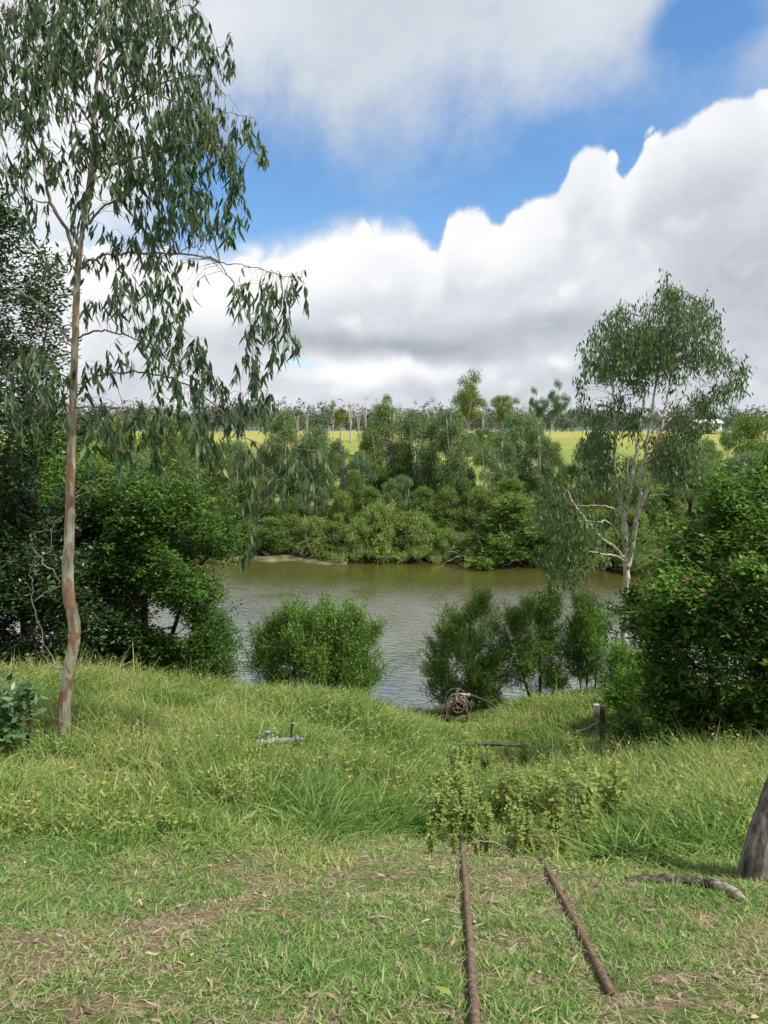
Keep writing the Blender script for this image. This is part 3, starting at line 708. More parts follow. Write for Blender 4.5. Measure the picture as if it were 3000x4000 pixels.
body_tree('understorey_tree', 'shadowy leafy tree low behind the gum trunk, left of the riverside tree', 'tree',
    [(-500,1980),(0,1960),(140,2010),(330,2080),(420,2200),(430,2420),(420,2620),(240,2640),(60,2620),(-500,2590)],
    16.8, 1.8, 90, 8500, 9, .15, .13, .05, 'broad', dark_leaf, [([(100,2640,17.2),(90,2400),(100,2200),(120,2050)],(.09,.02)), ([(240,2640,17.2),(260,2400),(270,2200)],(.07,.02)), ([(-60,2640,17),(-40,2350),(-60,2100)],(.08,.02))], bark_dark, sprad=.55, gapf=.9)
body_tree('waterside_shrub', 'thin dark shrub overhanging the near water at the foot of the riverside tree', 'shrub',
    [(700,2560),(780,2500),(850,2420),(870,2480),(860,2560),(890,2600),(880,2680),(760,2680),(640,2640)],
    17.6, .8, 40, 900, 8, .13, .08, .028, 'broad', river_leaf, [([(790,2720,17.8),(800,2600),(850,2460)],(.03,.01)), ([(760,2720,17.8),(740,2600),(720,2540)],(.03,.01)), ([(820,2720,17.8),(870,2600),(880,2560)],(.02,.008))], bark_dark)
body_tree('large_leaf_shrub', 'low shrub with big blue-green leaves left of the gum trunk base', 'shrub',
    [(-250,2700),(10,2690),(90,2700),(130,2740),(140,2790),(110,2840),(20,2870),(-250,2880)],
    9.0, .4, 16, 85, 8, .09, .15, .065, 'broad', fig_leaf, [([(100,3000,9.4),(110,2850),(120,2700)],(.02,.008)), ([(60,3000,9.4),(20,2800),(-40,2700)],(.02,.008)), ([(90,3000,9.2),(115,2850),(120,2790)],(.015,.006))], bark_dark, sprad=.2, shoots=1)
rb, rbo = body_tree('glossy_green_bush', 'huge leafy green bush dotted with pink flowers filling the right edge', 'bush',
    [(2590,2210),(2660,2110),(2750,2050),(2830,1970),(2900,1910),(2980,1860),(3080,1820),(3500,1760),(3800,2000),(3800,2930),(3050,2980),(2900,2940),(2780,2910),(2690,2850),(2610,2800),(2550,2740),(2530,2640),(2540,2540),(2505,2440),(2490,2350),(2515,2270),(2560,2190)],
    12.6, 2.0, 110, 14000, 9, .11, .115, .047, 'broad', bush_leaf, [([(2780,3020,12.8),(2790,2800),(2760,2500),(2740,2250)],(.08,.02)), ([(2850,3020,12.8),(2950,2700),(3000,2300),(3020,2000)],(.09,.02)), ([(2740,3020,12.8),(2640,2800),(2560,2500),(2540,2300)],(.05,.015))], bark_dark, sprad=.42, loose=.62, shoots=6)
fl = poly_points([(2560,2200),(2950,1950),(3050,2700),(2700,2700)], 11.2, .4, 16)
fme = None
for c_ in fl:
    n = 9; th = np.arange(n)/n*6.283; D = unit(np.stack([np.cos(th), np.sin(th)*.6-.5, np.full(n, .5)], -1))
    if fme is None:
        F = Acc(); F.add(*diamonds(np.zeros((n, 3)), D, unit(rng.normal(size=(n, 3))), np.full(n, .04), np.full(n, .025), rng.uniform(0, 1, n))); fme = F.mesh('flower', flower_m)
    o = part('flower', fme, rb); o.location = c_ - np.array(rbo)
body_tree('low_green_shrub', 'small bright green shrub just right of the timber meter post', 'shrub',
    [(2360,2700),(2400,2660),(2450,2620),(2510,2600),(2590,2620),(2590,2860),(2500,2880),(2460,2830),(2420,2770),(2380,2740)],
    16.6, .6, 30, 1100, 9, .09, .075, .03, 'broad', bright_leaf, [([(2440,2960,15.6),(2430,2800),(2400,2650)],(.03,.01)), ([(2480,2960,15.6),(2500,2750),(2520,2620)],(.03,.01))], bark_dark, sprad=.26, shoots=1)
body_tree('vine_scrub', 'tangled leafy scrub growing below the big leafy bush on its left side', 'shrub',
    [(2470,2870),(2560,2840),(2680,2880),(2860,2930),(3050,2960),(3050,3060),(2900,3040),(2700,3020),(2570,2990),(2480,2940)],
    11.6, .7, 40, 1700, 9, .09, .08, .03, 'broad', river_leaf, [([(2600,3060,11.6),(2590,2960),(2560,2900)],(.02,.008)), ([(2800,3060,11.4),(2820,3000),(2840,2960)],(.02,.008))], bark_dark, sprad=.25)
BG = 'feathery shrubs at the near waterline'
def brush(label, poly, Y0, n, stems, mat=brush_leaf, cl=30):
    cl = int(cl*.8)
    body_tree('bottlebrush_shrub', label, 'shrub', poly, Y0, 1.1, cl, int(n*2.2), 12, .12, .095, .022, 'up', mat, stems, bark_dark, group=BG, sprad=.31, loose=.62, shoots=7, gapf=3.1)
brush('bright green feathery shrub with two pointed tips, left of the water gap', [(985,2600),(1000,2500),(1060,2450),(1120,2400),(1170,2350),(1210,2370),(1240,2410),(1255,2330),(1285,2340),(1300,2480),(1300,2680),(1150,2700),(1010,2700)], 19.5, 1500,
    [([(1150,2780,19.5),(1150,2600),(1170,2420)],(.05,.015)), ([(1180,2780,19.5),(1230,2600),(1265,2380)],(.04,.012)), ([(1120,2780,19.5),(1060,2620),(1040,2540)],(.03,.012))], cl=50)
brush('rounded green feathery shrub joined to the right side of the pointed one', [(1270,2480),(1310,2420),(1390,2400),(1450,2450),(1475,2540),(1468,2640),(1400,2700),(1290,2700),(1250,2560)], 19.9, 1200,
    [([(1370,2780,19.9),(1370,2600),(1380,2450)],(.05,.015)), ([(1390,2780,19.9),(1430,2600),(1440,2500)],(.03,.012)), ([(1350,2780,19.9),(1310,2640),(1300,2520)],(.03,.012))], cl=40)
brush('bushy olive-green shrub standing directly behind the rusty pump', [(1675,2650),(1720,2520),(1760,2440),(1800,2390),(1880,2360),(1930,2390),(1955,2480),(1950,2650),(1920,2730),(1800,2740),(1700,2730)], 21.6, 1500,
    [([(1830,2790,21.8),(1830,2600),(1840,2430)],(.05,.015)), ([(1800,2790,21.8),(1750,2620),(1760,2500)],(.03,.012)), ([(1850,2790,21.8),(1900,2600),(1920,2450)],(.03,.012))], olive_leaf, cl=50)
brush('tall dark feathery shrub between the pump shrub and the thin one', [(1980,2470),(2030,2370),(2110,2305),(2170,2340),(2200,2440),(2240,2520),(2262,2620),(2190,2680),(2100,2700),(2000,2680),(1965,2560)], 21.8, 1300,
    [([(2110,2790,21.8),(2110,2600),(2110,2380)],(.06,.015)), ([(2080,2790,21.8),(2040,2600),(2030,2450)],(.04,.012)), ([(2140,2790,21.8),(2180,2620),(2210,2520)],(.03,.012))], olive_leaf, cl=45)
brush('thin upright shrub with bare reddish stems beside the white gum trunk', [(2235,2420),(2285,2330),(2340,2390),(2365,2480),(2345,2600),(2300,2640),(2260,2600),(2240,2520)], 21.6, 480,
    [([(2300,2790,21.6),(2290,2600),(2285,2400)],(.04,.012)), ([(2320,2790,21.6),(2330,2600),(2340,2450)],(.03,.01)), ([(2280,2790,21.6),(2260,2620),(2250,2500)],(.025,.01))], cl=30)
brush('small green shrub low between the white gum trunk and the glossy bush', [(2360,2620),(2390,2550),(2420,2530),(2520,2560),(2530,2680),(2400,2700)], 20.3, 340,
    [([(2430,2790,20.3),(2430,2640),(2430,2520)],(.04,.012)), ([(2420,2790,20.3),(2390,2640),(2390,2580)],(.02,.01))], cl=20)

# ------------------------------------------------------------------ far-bank prototypes (10 m tall, base at origin)
def proto(kind, seed, lmat, bark):
    global rng
    keep = rng; rng = np.random.default_rng(seed)
    T = Acc(); F = Acc()
    if kind == 'gum':      # upright crown, pale stems showing low down
        nst = 3; nodes = []
        for k in range(nst):
            a = rng.uniform(0, 6.28); l = rng.uniform(.5, 1.3)
            pts = [(0.15*math.cos(a), .15*math.sin(a), -.3), (.3*l*math.cos(a), .3*l*math.sin(a), 2.5), (.7*l*math.cos(a+.3), .7*l*math.sin(a+.3), 5.5), (.9*l*math.cos(a), .9*l*math.sin(a), 9)]
            T.add(*tube1(pts, [.18,.14,.09,.03], 6, 4, .03)); nodes.append(smooth_path(pts, [1,1,1,1], 5)[0][4:])
        nodes = np.concatenate(nodes); nc = 40
        z = 2.2 + 7.3*rng.uniform(0, 1, nc)**.9; prof = np.interp(z, [2.2,4,6,8,9.6], [1.2,2.0,2.1,1.4,.35])
        a = rng.uniform(0, 6.28, nc); r = prof*rng.uniform(.1, 1, nc)**.5
        cl = np.stack([r*np.cos(a), r*np.sin(a), z], -1)
        twigs_to(T, nodes, cl, .035, .01, .05, 3)
        cr = rng.uniform(.5, 1.0, nc)
        n = 1900; i = rng.integers(0, nc, n)
        sp = cl[i] + unit(rng.normal(size=(n, 3)))*(cr[i]*rng.uniform(.2, 1, n)**.5)[:, None]
        spray_leaves(F, sp, 8, .17, .24, .07, 'hang')
    elif kind == 'shrub':  # broad dome reaching the ground, 10 units tall, scaled down
        nodes = []
        for k in range(6):
            a = k + rng.uniform(0, 1); l = rng.uniform(1.5, 4)
            pts = [(0, 0, -.6), (.4*l*math.cos(a), .4*l*math.sin(a), 2), (l*math.cos(a), l*math.sin(a), 6)]
            T.add(*tube1(pts, [.25,.16,.05], 5, 4, .08)); nodes.append(smooth_path(pts, [1,1,1], 5)[0][2:])
        nodes = np.concatenate(nodes); nc = 46
        z = .3 + 8.7*rng.uniform(0, 1, nc); prof = np.interp(z, [.2,2,5,9], [5.6,5.6,4.2,1.2])
        a = rng.uniform(0, 6.28, nc); r = prof*rng.uniform(.15, 1, nc)**.5*(.75+.4*np.sin(a*2+seed)*np.sin(a*3+seed*2))
        cl = np.stack([r*np.cos(a), r*np.sin(a), z], -1)
        twigs_to(T, nodes, cl, .08, .02, .05, 3)
        n = 3600; i = rng.integers(0, nc, n)
        cr = rng.uniform(.6, 1.7, nc); sp = cl[i] + rng.normal(0, .5, (n, 3))*cr[i][:, None]*np.array((1.1, 1.1, .8))
        out = unit(sp*np.array((1, 1, .6)))
        spray_leaves(F, sp, 8, .24, .40, .13, ('up', 'hang', 'broad')[seed % 3], out)
    elif kind == 'tallgum':  # long bare limbs with separate leaf clumps up high
        nodes = []; cl = []
        for k in range(5):
            a = k*1.25 + rng.uniform(0, .6); l = rng.uniform(.8, 2.3); hz = rng.uniform(7, 9.6)
            pts = [(0, 0, -.2), (.1, 0, 2.6), (.35*l*math.cos(a), .35*l*math.sin(a), 4.6), (.8*l*math.cos(a), .8*l*math.sin(a), 6.6), (l*math.cos(a), l*math.sin(a), hz)]
            T.add(*tube1(pts, [.14,.12,.08,.05,.02], 6, 4, .05)); nd = smooth_path(pts, [1]*5, 5)[0]; nodes.append(nd[6:])
            for q in range(6):
                cl.append(nd[rng.integers(11, len(nd))] + rng.normal(0, .45, 3))
        nodes = np.concatenate(nodes); cl = np.array(cl); nc = len(cl)
        twigs_to(T, nodes, cl, .03, .01, .05, 3)
        n = 1500; i = rng.integers(0, nc, n)
        sp = cl[i] + unit(rng.normal(size=(n, 3)))*(.80*rng.uniform(.05, 1, n)**.6)[:, None]*np.array((1, 1, .75))
        spray_leaves(F, sp, 7, .14, .22, .08, 'hang')
    elif kind == 'dead':
        for k in range(3):
            a = k*2.1 + rng.uniform(0, .8); l = rng.uniform(.3, 1.0)
            pts = [(0, 0, -.2), (.05, 0, 3), (.5*l*math.cos(a), .5*l*math.sin(a), 6), (l*math.cos(a), l*math.sin(a), rng.uniform(8, 10))]
            T.add(*tube1(pts, [.24,.19,.13,.06], 5, 4, .05)); nd = smooth_path(pts, [1]*4, 5)[0]
            tips = nd[rng.integers(7, len(nd), 9)] + rng.normal(0, .55, (9, 3)) + np.array((0, 0, .8))
            twigs_to(T, nd[5:], tips, .08, .035, .02, 3)
    rng = keep
    return T.mesh('trunk', bark, True), (F.mesh('crown', lmat) if F.V else None)
dk = simple('far_bark', [(0,(.14,.11,.09)),(1,(.30,.26,.22))], 3)
bl = simple('bleached_bark', [(0,(.34,.29,.25)),(1,(.55,.5,.45))], 3)
farB = leafmat('far_bluegreen_leaf', [(.038,.06,.024),(.066,.10,.04),(.095,.135,.052),(.14,.18,.075)], .3, .55)
farG = leafmat('far_green_leaf', [(.040,.062,.016),(.07,.10,.026),(.105,.145,.036),(.15,.19,.055)], .3, .55)
farY = leafmat('far_yellowgreen_leaf', [(.06,.09,.02),(.10,.14,.03),(.15,.19,.045),(.22,.25,.07)], .35, .55)
PR = {'gumA': proto('gum', 11, farB, bl), 'gumB': proto('gum', 12, gum_far, bl), 'gumC': proto('gum', 13, olive_leaf, dk),
      'shrA': proto('shrub', 21, farG, dk), 'shrB': proto('shrub', 22, farG, dk), 'shrC': proto('shrub', 23, olive_leaf, dk), 'shrD': proto('shrub', 25, olive_leaf, dk), 'shrY': proto('shrub', 27, farY, dk),
      'tallA': proto('tallgum', 31, farY, bl), 'tallB': proto('tallgum', 32, farY, bl), 'tallC': proto('tallgum', 34, gum_far, bl),
      'deadA': proto('dead', 41, None, bl), 'deadB': proto('dead', 42, None, bl), 'deadC': proto('dead', 43, None, bl)}
def far_tree(kind, px, pytop, Y, label, group, name='gum_tree', wfac=1.0, cat='tree', lean=0, sink=0):
    t = P(px, pytop, Y); z0 = Hs(t[0], Y) - sink; s = max(.15, (t[2]-z0)/9.7)
    o = empty(name, (t[0], Y, z0), label, cat, group)
    T, F = PR[kind]
    a = part('trunk', T, o)
    if F: part('crown', F, o)
    o.scale = (s*wfac, s*wfac, s); o.rotation_euler = (0, lean, random.uniform(0, 6.28) if not lean else 0)
    return o
ORD = ['leftmost','second','third','fourth','fifth','sixth','seventh','eighth','ninth','tenth','eleventh','twelfth','thirteenth','fourteenth','fifteenth','sixteenth','seventeenth','eighteenth','nineteenth','twentieth','twenty-first','twenty-second','twenty-third','twenty-fourth','twenty-fifth','twenty-sixth','twenty-seventh','twenty-eighth']
def c3(x, y): return 900+x/1.185, 1400+y/1.185
# shrubs leaning over the far waterline
row1 = [(-60,770,'shrD'),(70,760,'shrC'),(190,740,'shrC'),(290,725,'shrD'),(390,740,'shrA'),(490,760,'shrC'),(600,740,'shrB'),(690,680,'shrA'),(790,770,'shrC'),(850,710,'shrB'),(930,780,'shrC'),(1000,790,'shrB'),(1130,800,'shrA'),(1220,720,'shrC'),(1310,640,'shrC'),(1410,700,'shrD'),(1500,720,'shrC'),(1600,740,'shrA'),(1720,700,'shrD'),(1850,700,'shrC')]
for i, (x, y, k) in enumerate(row1):
    px, py = c3(x, y); X0 = (px-1500)/FPX*53; Yd = float(shore(np.array([X0]))[0]) + .3
    far_tree(k, px, py, Yd, f'{ORD[i]} from the left of the leafy shrubs overhanging the far waterline' if i else 'leftmost of the leafy shrubs overhanging the far waterline', 'shrubs overhanging the far waterline', 'waterline_shrub', 1.3, 'shrub', sink=.15)
row2 = [(-150,640,'shrC'),(-40,600,'gumC'),(80,560,'shrC'),(180,600,'gumC'),(280,640,'shrD'),(340,560,'gumB'),(430,600,'gumA'),(520,620,'shrA'),(560,520,'gumC'),(650,600,'shrC'),(740,560,'gumA'),(800,540,'gumB'),(900,600,'shrC'),(960,640,'shrB'),(1010,600,'shrA'),(1090,560,'gumC'),(1150,600,'shrA'),(1230,600,'shrB'),(1300,560,'shrC'),(1400,620,'gumA'),(1450,650,'shrY'),(1540,600,'shrD'),(1620,560,'gumC'),(1720,620,'shrY'),(1800,560,'gumC'),(1900,580,'shrC')]
for i, (x, y, k) in enumerate(row2):
    px, py = c3(x, y); X0 = (px-1500)/FPX*56; Yd = float(shore(np.array([X0]))[0]) + random.uniform(3.2, 5.5)
    far_tree(k, px, py, Yd, (f'{ORD[i]} from the left' if i else 'leftmost') + ' of the small trees filling the slope behind the waterline shrubs', 'small trees on the far slope', 'bank_tree', 1.15 if k.startswith('gum') else .95)
row3 = [(-160,330,'gumB'),(-60,400,'gumC'),(40,380,'gumB'),(140,420,'gumA'),(250,250,'gumA'),(330,400,'gumC'),(400,310,'gumB'),(500,385,'gumA'),(600,430,'gumB'),(660,330,'gumC'),(715,215,'gumA'),(790,390,'gumC'),(850,240,'gumB'),(930,440,'gumC'),(960,265,'gumA'),(1030,245,'gumA'),(1100,500,'gumB'),(1180,400,'gumB'),(1260,360,'gumA'),(1345,245,'gumB'),(1420,330,'gumA'),(1500,400,'gumA'),(1560,500,'gumC'),(1650,380,'gumB')]
desc3 = {4:'dark rounded far-bank gum left of the dead trees',10:'tallest pointed dark gum in the middle of the far bank',12:'rounded far-bank gum right of the tallest pointed one',15:'twin-topped gum left of the gap showing the bright field',19:'broad dense gum with pale forked trunk left of the white gum',21:'slimmer gum with a white stem beside the broad dense one'}
for i, (x, y, k) in enumerate(row3):
    px, py = c3(x, y); X0 = (px-1500)/FPX*60; Yd = float(shore(np.array([X0]))[0]) + random.uniform(6.5, 10)
    wf = .98 if k != 'gumC' else 1.05
    if i == 19: wf = 1.3
    far_tree(k, px, py, Yd, desc3.get(i, (f'{ORD[i]} from the left' if i else 'leftmost') + ' of the upright gums standing highest on the far bank'), 'gums on top of the far bank', 'bank_gum_tree', wf)
# trees beyond, on the right and left
for i, (px, py, Y, k, lb) in enumerate([
    (2620,1700,70,'gumB','grey-green gum behind the white gum crown, lower right side'), (2760,1720,72,'gumA','blue-green tree under the white shed roof on the far bank'),
    (2700,1800,60,'gumC','olive tree low behind the white gum, above the glossy bush'), (2850,1650,80,'tallC','loose-crowned tree with pale trunk right of the white shed'),
    (2940,1630,66,'gumC','rounded olive tree near the right edge above the glossy bush'), (3030,1720,64,'gumB','gum cut by the right edge on the far bank'),
    (2850,1800,58,'gumA','blue-green tree directly above the top of the big leafy bush'), (2560,1780,62,'gumB','gum seen through the lower crown of the white gum'), (2690,1730,59,'gumA','broad grey-green tree right behind the right half of the white gum'), (2480,1790,58,'gumC','olive tree seen between the white stems of the white gum'), (2930,1760,57,'gumB','dark tree at the right edge just over the glossy bush top'), (2790,1850,55,'gumC','low olive tree left of the top of the big leafy bush'), (2620,1900,54,'shrC','low olive shrub behind the white gum right of its stems'),
    (450,1660,72,'shrY','yellow-green tree top seen below the left gum branches'), (640,1640,74,'shrY','light green tree crown behind the hanging gum leaves'), (760,1650,80,'gumC','olive tree right of the light green crown on the far side'),
    (560,1760,62,'gumB','grey-green tree low behind the hanging gum leaves'), (900,1740,66,'shrY','bright bushy tree left of the dark rounded far-bank gum'), (1230,1700,70,'gumC','small olive tree in front of the dead trees')]):
    far_tree(k, px, py, Y, lb, 'trees beyond the river', 'background_tree', 1.55 if 'gum' in k else .9)
for px, py, Y, k, lb, wf, ln in [(1832,1478,105,'tallA','tallest sunlit gum with open crown above the bright field',1.1,0), (1968,1520,112,'tallB','pale grey gum with forked top right of the tallest sunlit one',1.0,0),
    (2140,1490,108,'tallC','leaning gum with two narrow leafy plumes left of the white gum',.55,.22), (1328,1578,130,'tallA','slim sparse gum standing among the dead trees',.9,0), (2110,1520,110,'tallC','straighter slim gum beside the leaning two-plumed one',.5,-.05),
    (1500,1550,100,'tallC','tall gum rising behind the pointed dark one in the middle',.9,0)]:
    far_tree(k, px, py, Y, lb, 'tall gums on the plateau', 'tall_gum_tree', wf, lean=ln)
for i, (x, y, k) in enumerate([(355,240,'deadA'),(475,260,'deadC'),(556,205,'deadB'),(592,230,'deadA'),(625,188,'deadC'),(770,210,'deadB'),(795,215,'deadC'),(815,240,'deadA'),(915,235,'deadC'),(945,230,'deadB'),(1170,225,'deadA'),(1360,200,'deadB'),(1385,215,'deadC'),(310,270,'deadB'),(30,300,'deadA'),(-40,290,'deadC'),(660,260,'deadA')]):
    px, py = c3(x, y)
    far_tree(k, px, py, 135+random.uniform(-8, 12), 'bleached leafless dead tree standing on the plateau skyline', 'dead trees on the skyline', 'dead_tree', .9)
for i, (px, py) in enumerate([(1840,1690),(1865,1680),(1895,1672),(1920,1685),(1955,1680),(1990,1690)]):
    far_tree('gumC' if i % 2 else 'gumB', px, py, 100+i*1.5, ['leftmost','second','third','fourth','fifth','sixth'][i] + (' from the left' if i else '') + ' of the small flat-topped trees under the tallest sunlit gum', 'small paddock trees', 'paddock_tree', 1.6)

# far wood along the horizon
def wood():
    T = Acc(); F = Acc(); n = 560
    az = rng.uniform(-.62, .62, n); Yv = rng.uniform(172, 300, n); X0 = np.tan(az)*Yv
    zb = H(X0, Yv); hh = rng.uniform(3.5, 8, n)*np.where(X0 < -15, 1.15, 1.0)*Yv/220
    p = np.stack([np.stack([X0, Yv, zb-.3], -1), np.stack([X0+rng.normal(0, .3, n), Yv, zb+hh*.5], -1), np.stack([X0+rng.normal(0, .6, n), Yv, zb+hh*.9], -1)], 1)
    T.add(*tubes(p, np.array([[.10,.07,.04]])*np.ones((n, 1)), 4))
    k = 19
    C = np.repeat(np.stack([X0, Yv, zb+hh*.60], -1), k, 0) + rng.normal(0, 1, (n*k, 3))*np.repeat(np.stack([hh*.30, hh*.30, hh*.2], -1), k, 0)
    spray_leaves(F, C, 16, .55, .65, .32, 'broad', unit(rng.normal(size=(n*k, 3))))
    o = link('distant_wood', F.mesh('distant_wood', leafmat('wood_leaf', [(.035,.05,.035),(.055,.08,.05),(.08,.105,.065),(.11,.14,.085)], .2, .6)))
    tag(o, 'grey-green eucalypt wood along the skyline beyond the paddock', 'wood', kind='stuff')
    T = T.mesh('trunks', bl); T.materials[0] = dk; t = link('trunks', T, o); t['kind'] = 'stuff'
wood()

# white shed far away
def shed():
    c = P(2752, 1690, 150); c[2] = Hs(c[0], c[1]); gz = c[2]
    r = empty('farm_shed', c, 'small white farm shed glimpsed far off through the white gum crown', 'shed')
    def box(acc, a, b):
        x0, y0, z0 = a; x1, y1, z1 = b
        v = [(x0,y0,z0),(x1,y0,z0),(x1,y1,z0),(x0,y1,z0),(x0,y0,z1),(x1,y0,z1),(x1,y1,z1),(x0,y1,z1)]
        acc.add(v, [(0,3,2,1),(4,5,6,7),(0,1,5,4),(1,2,6,5),(2,3,7,6),(3,0,4,7)]); return acc
    wm = simple('white_paint', [(0,(.7,.7,.68)),(1,(.82,.82,.8))], 2, .6)
    rm = simple('roof_tin', [(0,(.55,.55,.55)),(1,(.75,.75,.75))], 2, .45)
    dm_ = simple('dark_opening', [(0,(.03,.03,.03)),(1,(.06,.06,.06))], 2, .6)
    part('wall', box(Acc(), (-2.6,-1.6,0), (2.6,1.6,1.9)).mesh('wall', wm), r)
    A = Acc(); v = [(-2.9,-1.9,1.86),(2.9,-1.9,1.86),(2.9,0,2.6),(-2.9,0,2.6),(2.9,1.9,1.86),(-2.9,1.9,1.86)]
    v2 = [(a, b, c_+.06) for a, b, c_ in v]
    A.add(v+v2, [(0,3,2,1),(3,5,4,2),(6,7,8,9),(9,8,10,11),(0,1,7,6),(5,11,10,4),(0,6,9,3),(3,9,11,5),(1,2,8,7),(2,4,10,8)])
    part('roof', A.mesh('roof', rm), r)
    part('door', box(Acc(), (-.5,-1.63,0), (.4,-1.601,1.7)).mesh('door', dm_), r)
    part('window', box(Acc(), (1.1,-1.63,.8), (1.9,-1.601,1.4)).mesh('window', dm_), r)
shed()

# ------------------------------------------------------------------ things standing and lying on the near bank
def gp(px, py, lift=0.0):
    """point of the ground seen at that place of the photo"""
    a, b, c = ray(px, py); t = np.linspace(1, 26, 1600); d = CAMZ + c*t - H(a*t, b*t)
    k = int(np.argmax(d < 0)) or 1599; p = np.array((a*t[k], b*t[k], CAMZ + c*t[k])); p[2] = Hs(p[0], p[1]) + lift; return p
_tb = P(243, 2880, 10.0); EX = [(_tb[0]+.05, _tb[1]-.45, .5)]          # spots where the long grass is trodden or thin: x, y, radius
def box(acc, a, b, bev=.0):
    x0, y0, z0 = a; x1, y1, z1 = b; e = bev
    if not e:
        v = [(x0,y0,z0),(x1,y0,z0),(x1,y1,z0),(x0,y1,z0),(x0,y0,z1),(x1,y0,z1),(x1,y1,z1),(x0,y1,z1)]
        acc.add(v, [(0,3,2,1),(4,5,6,7),(0,1,5,4),(1,2,6,5),(2,3,7,6),(3,0,4,7)]); return acc
    ring = lambda z, i: [(x0+i+e,y0+i,z),(x1-i-e,y0+i,z),(x1-i,y0+i+e,z),(x1-i,y1-i-e,z),(x1-i-e,y1-i,z),(x0+i+e,y1-i,z),(x0+i,y1-i-e,z),(x0+i,y0+i+e,z)]
    v = ring(z0, e) + ring(z0+e, 0) + ring(z1-e, 0) + ring(z1, e); q = []
    for k in range(3):
        for j in range(8): q.append((k*8+j, k*8+(j+1) % 8, k*8+8+(j+1) % 8, k*8+8+j))
    for o_, f in ((0, -1), (24, 1)):
        for s_ in ((0,1,2,3),(0,3,4,7),(7,4,5,6)): q.append(tuple(o_+j for j in (s_ if f > 0 else s_[::-1])))
    acc.add(v, q); return acc
def cyl(acc, p0, p1, r, sides=16, r1=None):
    acc.add(*tube1([p0, p1], [r, r if r1 is None else r1], sides, 2)); return acc
def ringy(acc, c, R0, r, ax='y', n=28, sides=8, sc=(1, 1)):
    th = np.linspace(0, 2*math.pi, n+1)
    pts = np.stack([c[0]+R0*sc[0]*np.cos(th), np.full(n+1, c[1]), c[2]+R0*sc[1]*np.sin(th)], -1)
    if ax == 'x': pts = np.stack([np.full(n+1, c[0]), c[1]+R0*np.cos(th), c[2]+R0*np.sin(th)], -1)
    acc.add(*tubes(pts[None], np.full((1, n+1), r), sides)); return acc
rust = simple('rust', [(0,(.04,.025,.018)),(.4,(.10,.055,.032)),(.7,(.19,.11,.06)),(1,(.27,.19,.12))], 22, .85, .1, bump=.6)
rustd = simple('dark_rust', [(0,(.02,.014,.012)),(.6,(.06,.035,.025)),(1,(.14,.07,.04))], 25, .8, .2, bump=.6)
railm = simple('rail_rust', [(0,(.09,.055,.038)),(.5,(.17,.11,.078)),(1,(.26,.19,.14))], 30, .75, .1, bump=.5)
poly_b = simple('black_plastic', [(0,(.018,.019,.024)),(1,(.05,.052,.06))], 12, .4, 0, .5, bump=.15)
greyp = simple('grey_plastic', [(0,(.13,.14,.15)),(.6,(.24,.26,.27)),(1,(.36,.38,.38))], 9, .5, 0, .4, bump=.1)
boxp = simple('beige_plastic', [(0,(.34,.34,.26)),(1,(.44,.44,.35))], 6, .5, 0, .4, bump=.05)
whitep = simple('white_plastic', [(0,(.42,.42,.40)),(1,(.66,.66,.63))], 8, .45, 0, .4, bump=.05)
paintg = simple('worn_grey_paint', [(0,(.05,.05,.045)),(.5,(.13,.14,.13)),(1,(.24,.21,.17))], 18, .7, .1, bump=.4)
pinkp = simple('faded_pipe', [(0,(.30,.20,.14)),(.5,(.46,.35,.27)),(1,(.58,.50,.42))], 15, .6, bump=.2)
ora = simple('orange_plastic', [(0,(.60,.10,.05)),(1,(.85,.25,.16))], 25, .5, bump=.1)
postw = simple('post_wood', [(0,(.045,.032,.024)),(.5,(.13,.095,.07)),(1,(.24,.19,.15))], 9, .9, stretch=(5,5,.7), bump=.9)
weath = simple('weathered_wood', [(0,(.03,.026,.025)),(.35,(.12,.105,.10)),(.7,(.23,.20,.185)),(1,(.36,.32,.29))], 4, .85, stretch=(7,7,.8), bump=1.0, bscale=14)
logm = simple('log_bark', [(0,(.035,.026,.02)),(.5,(.12,.09,.065)),(1,(.30,.25,.20))], 12, .9, stretch=(1,4,4), bump=1.0)
logp = simple('stripped_wood', [(0,(.12,.09,.065)),(.5,(.30,.25,.19)),(1,(.52,.47,.39))], 10, .85, stretch=(1,5,5), bump=.6)

def one(name, acc, mat, label, cat, org, group=None, smooth=True):
    o = link(name, acc.mesh(name, mat, smooth, org)); o.location = [float(v) for v in org]; return tag(o, label, cat, group)
# track rails
def rail(px, lab, r=.0195):
    pts = [gp(x, y, .02) for x, y in px]; pts = [p - np.array((0, 0, s)) for p, s in zip(pts, [.0]*(len(px)-1)+[.04])]
    one('track_rail', Acc().add(*tube1(pts, [r]*len(pts), 12, 6, .0006)), railm, lab, 'rail', pts[0], 'rusty pump track rails')
    return pts
r1 = rail([(1862,4200),(1855,3980),(1842,3800),(1829,3600),(1812,3400),(1803,3280),(1797,3150),(1795,3020)], 'left rusty iron track rail running from the bottom edge into the weeds')
r2 = rail([(2384,3895),(2362,3850),(2300,3720),(2225,3570),(2150,3430),(2112,3350),(2050,3220),(2000,3100),(1960,3000)][::1], 'right rusty iron track rail that starts short of the bottom edge')
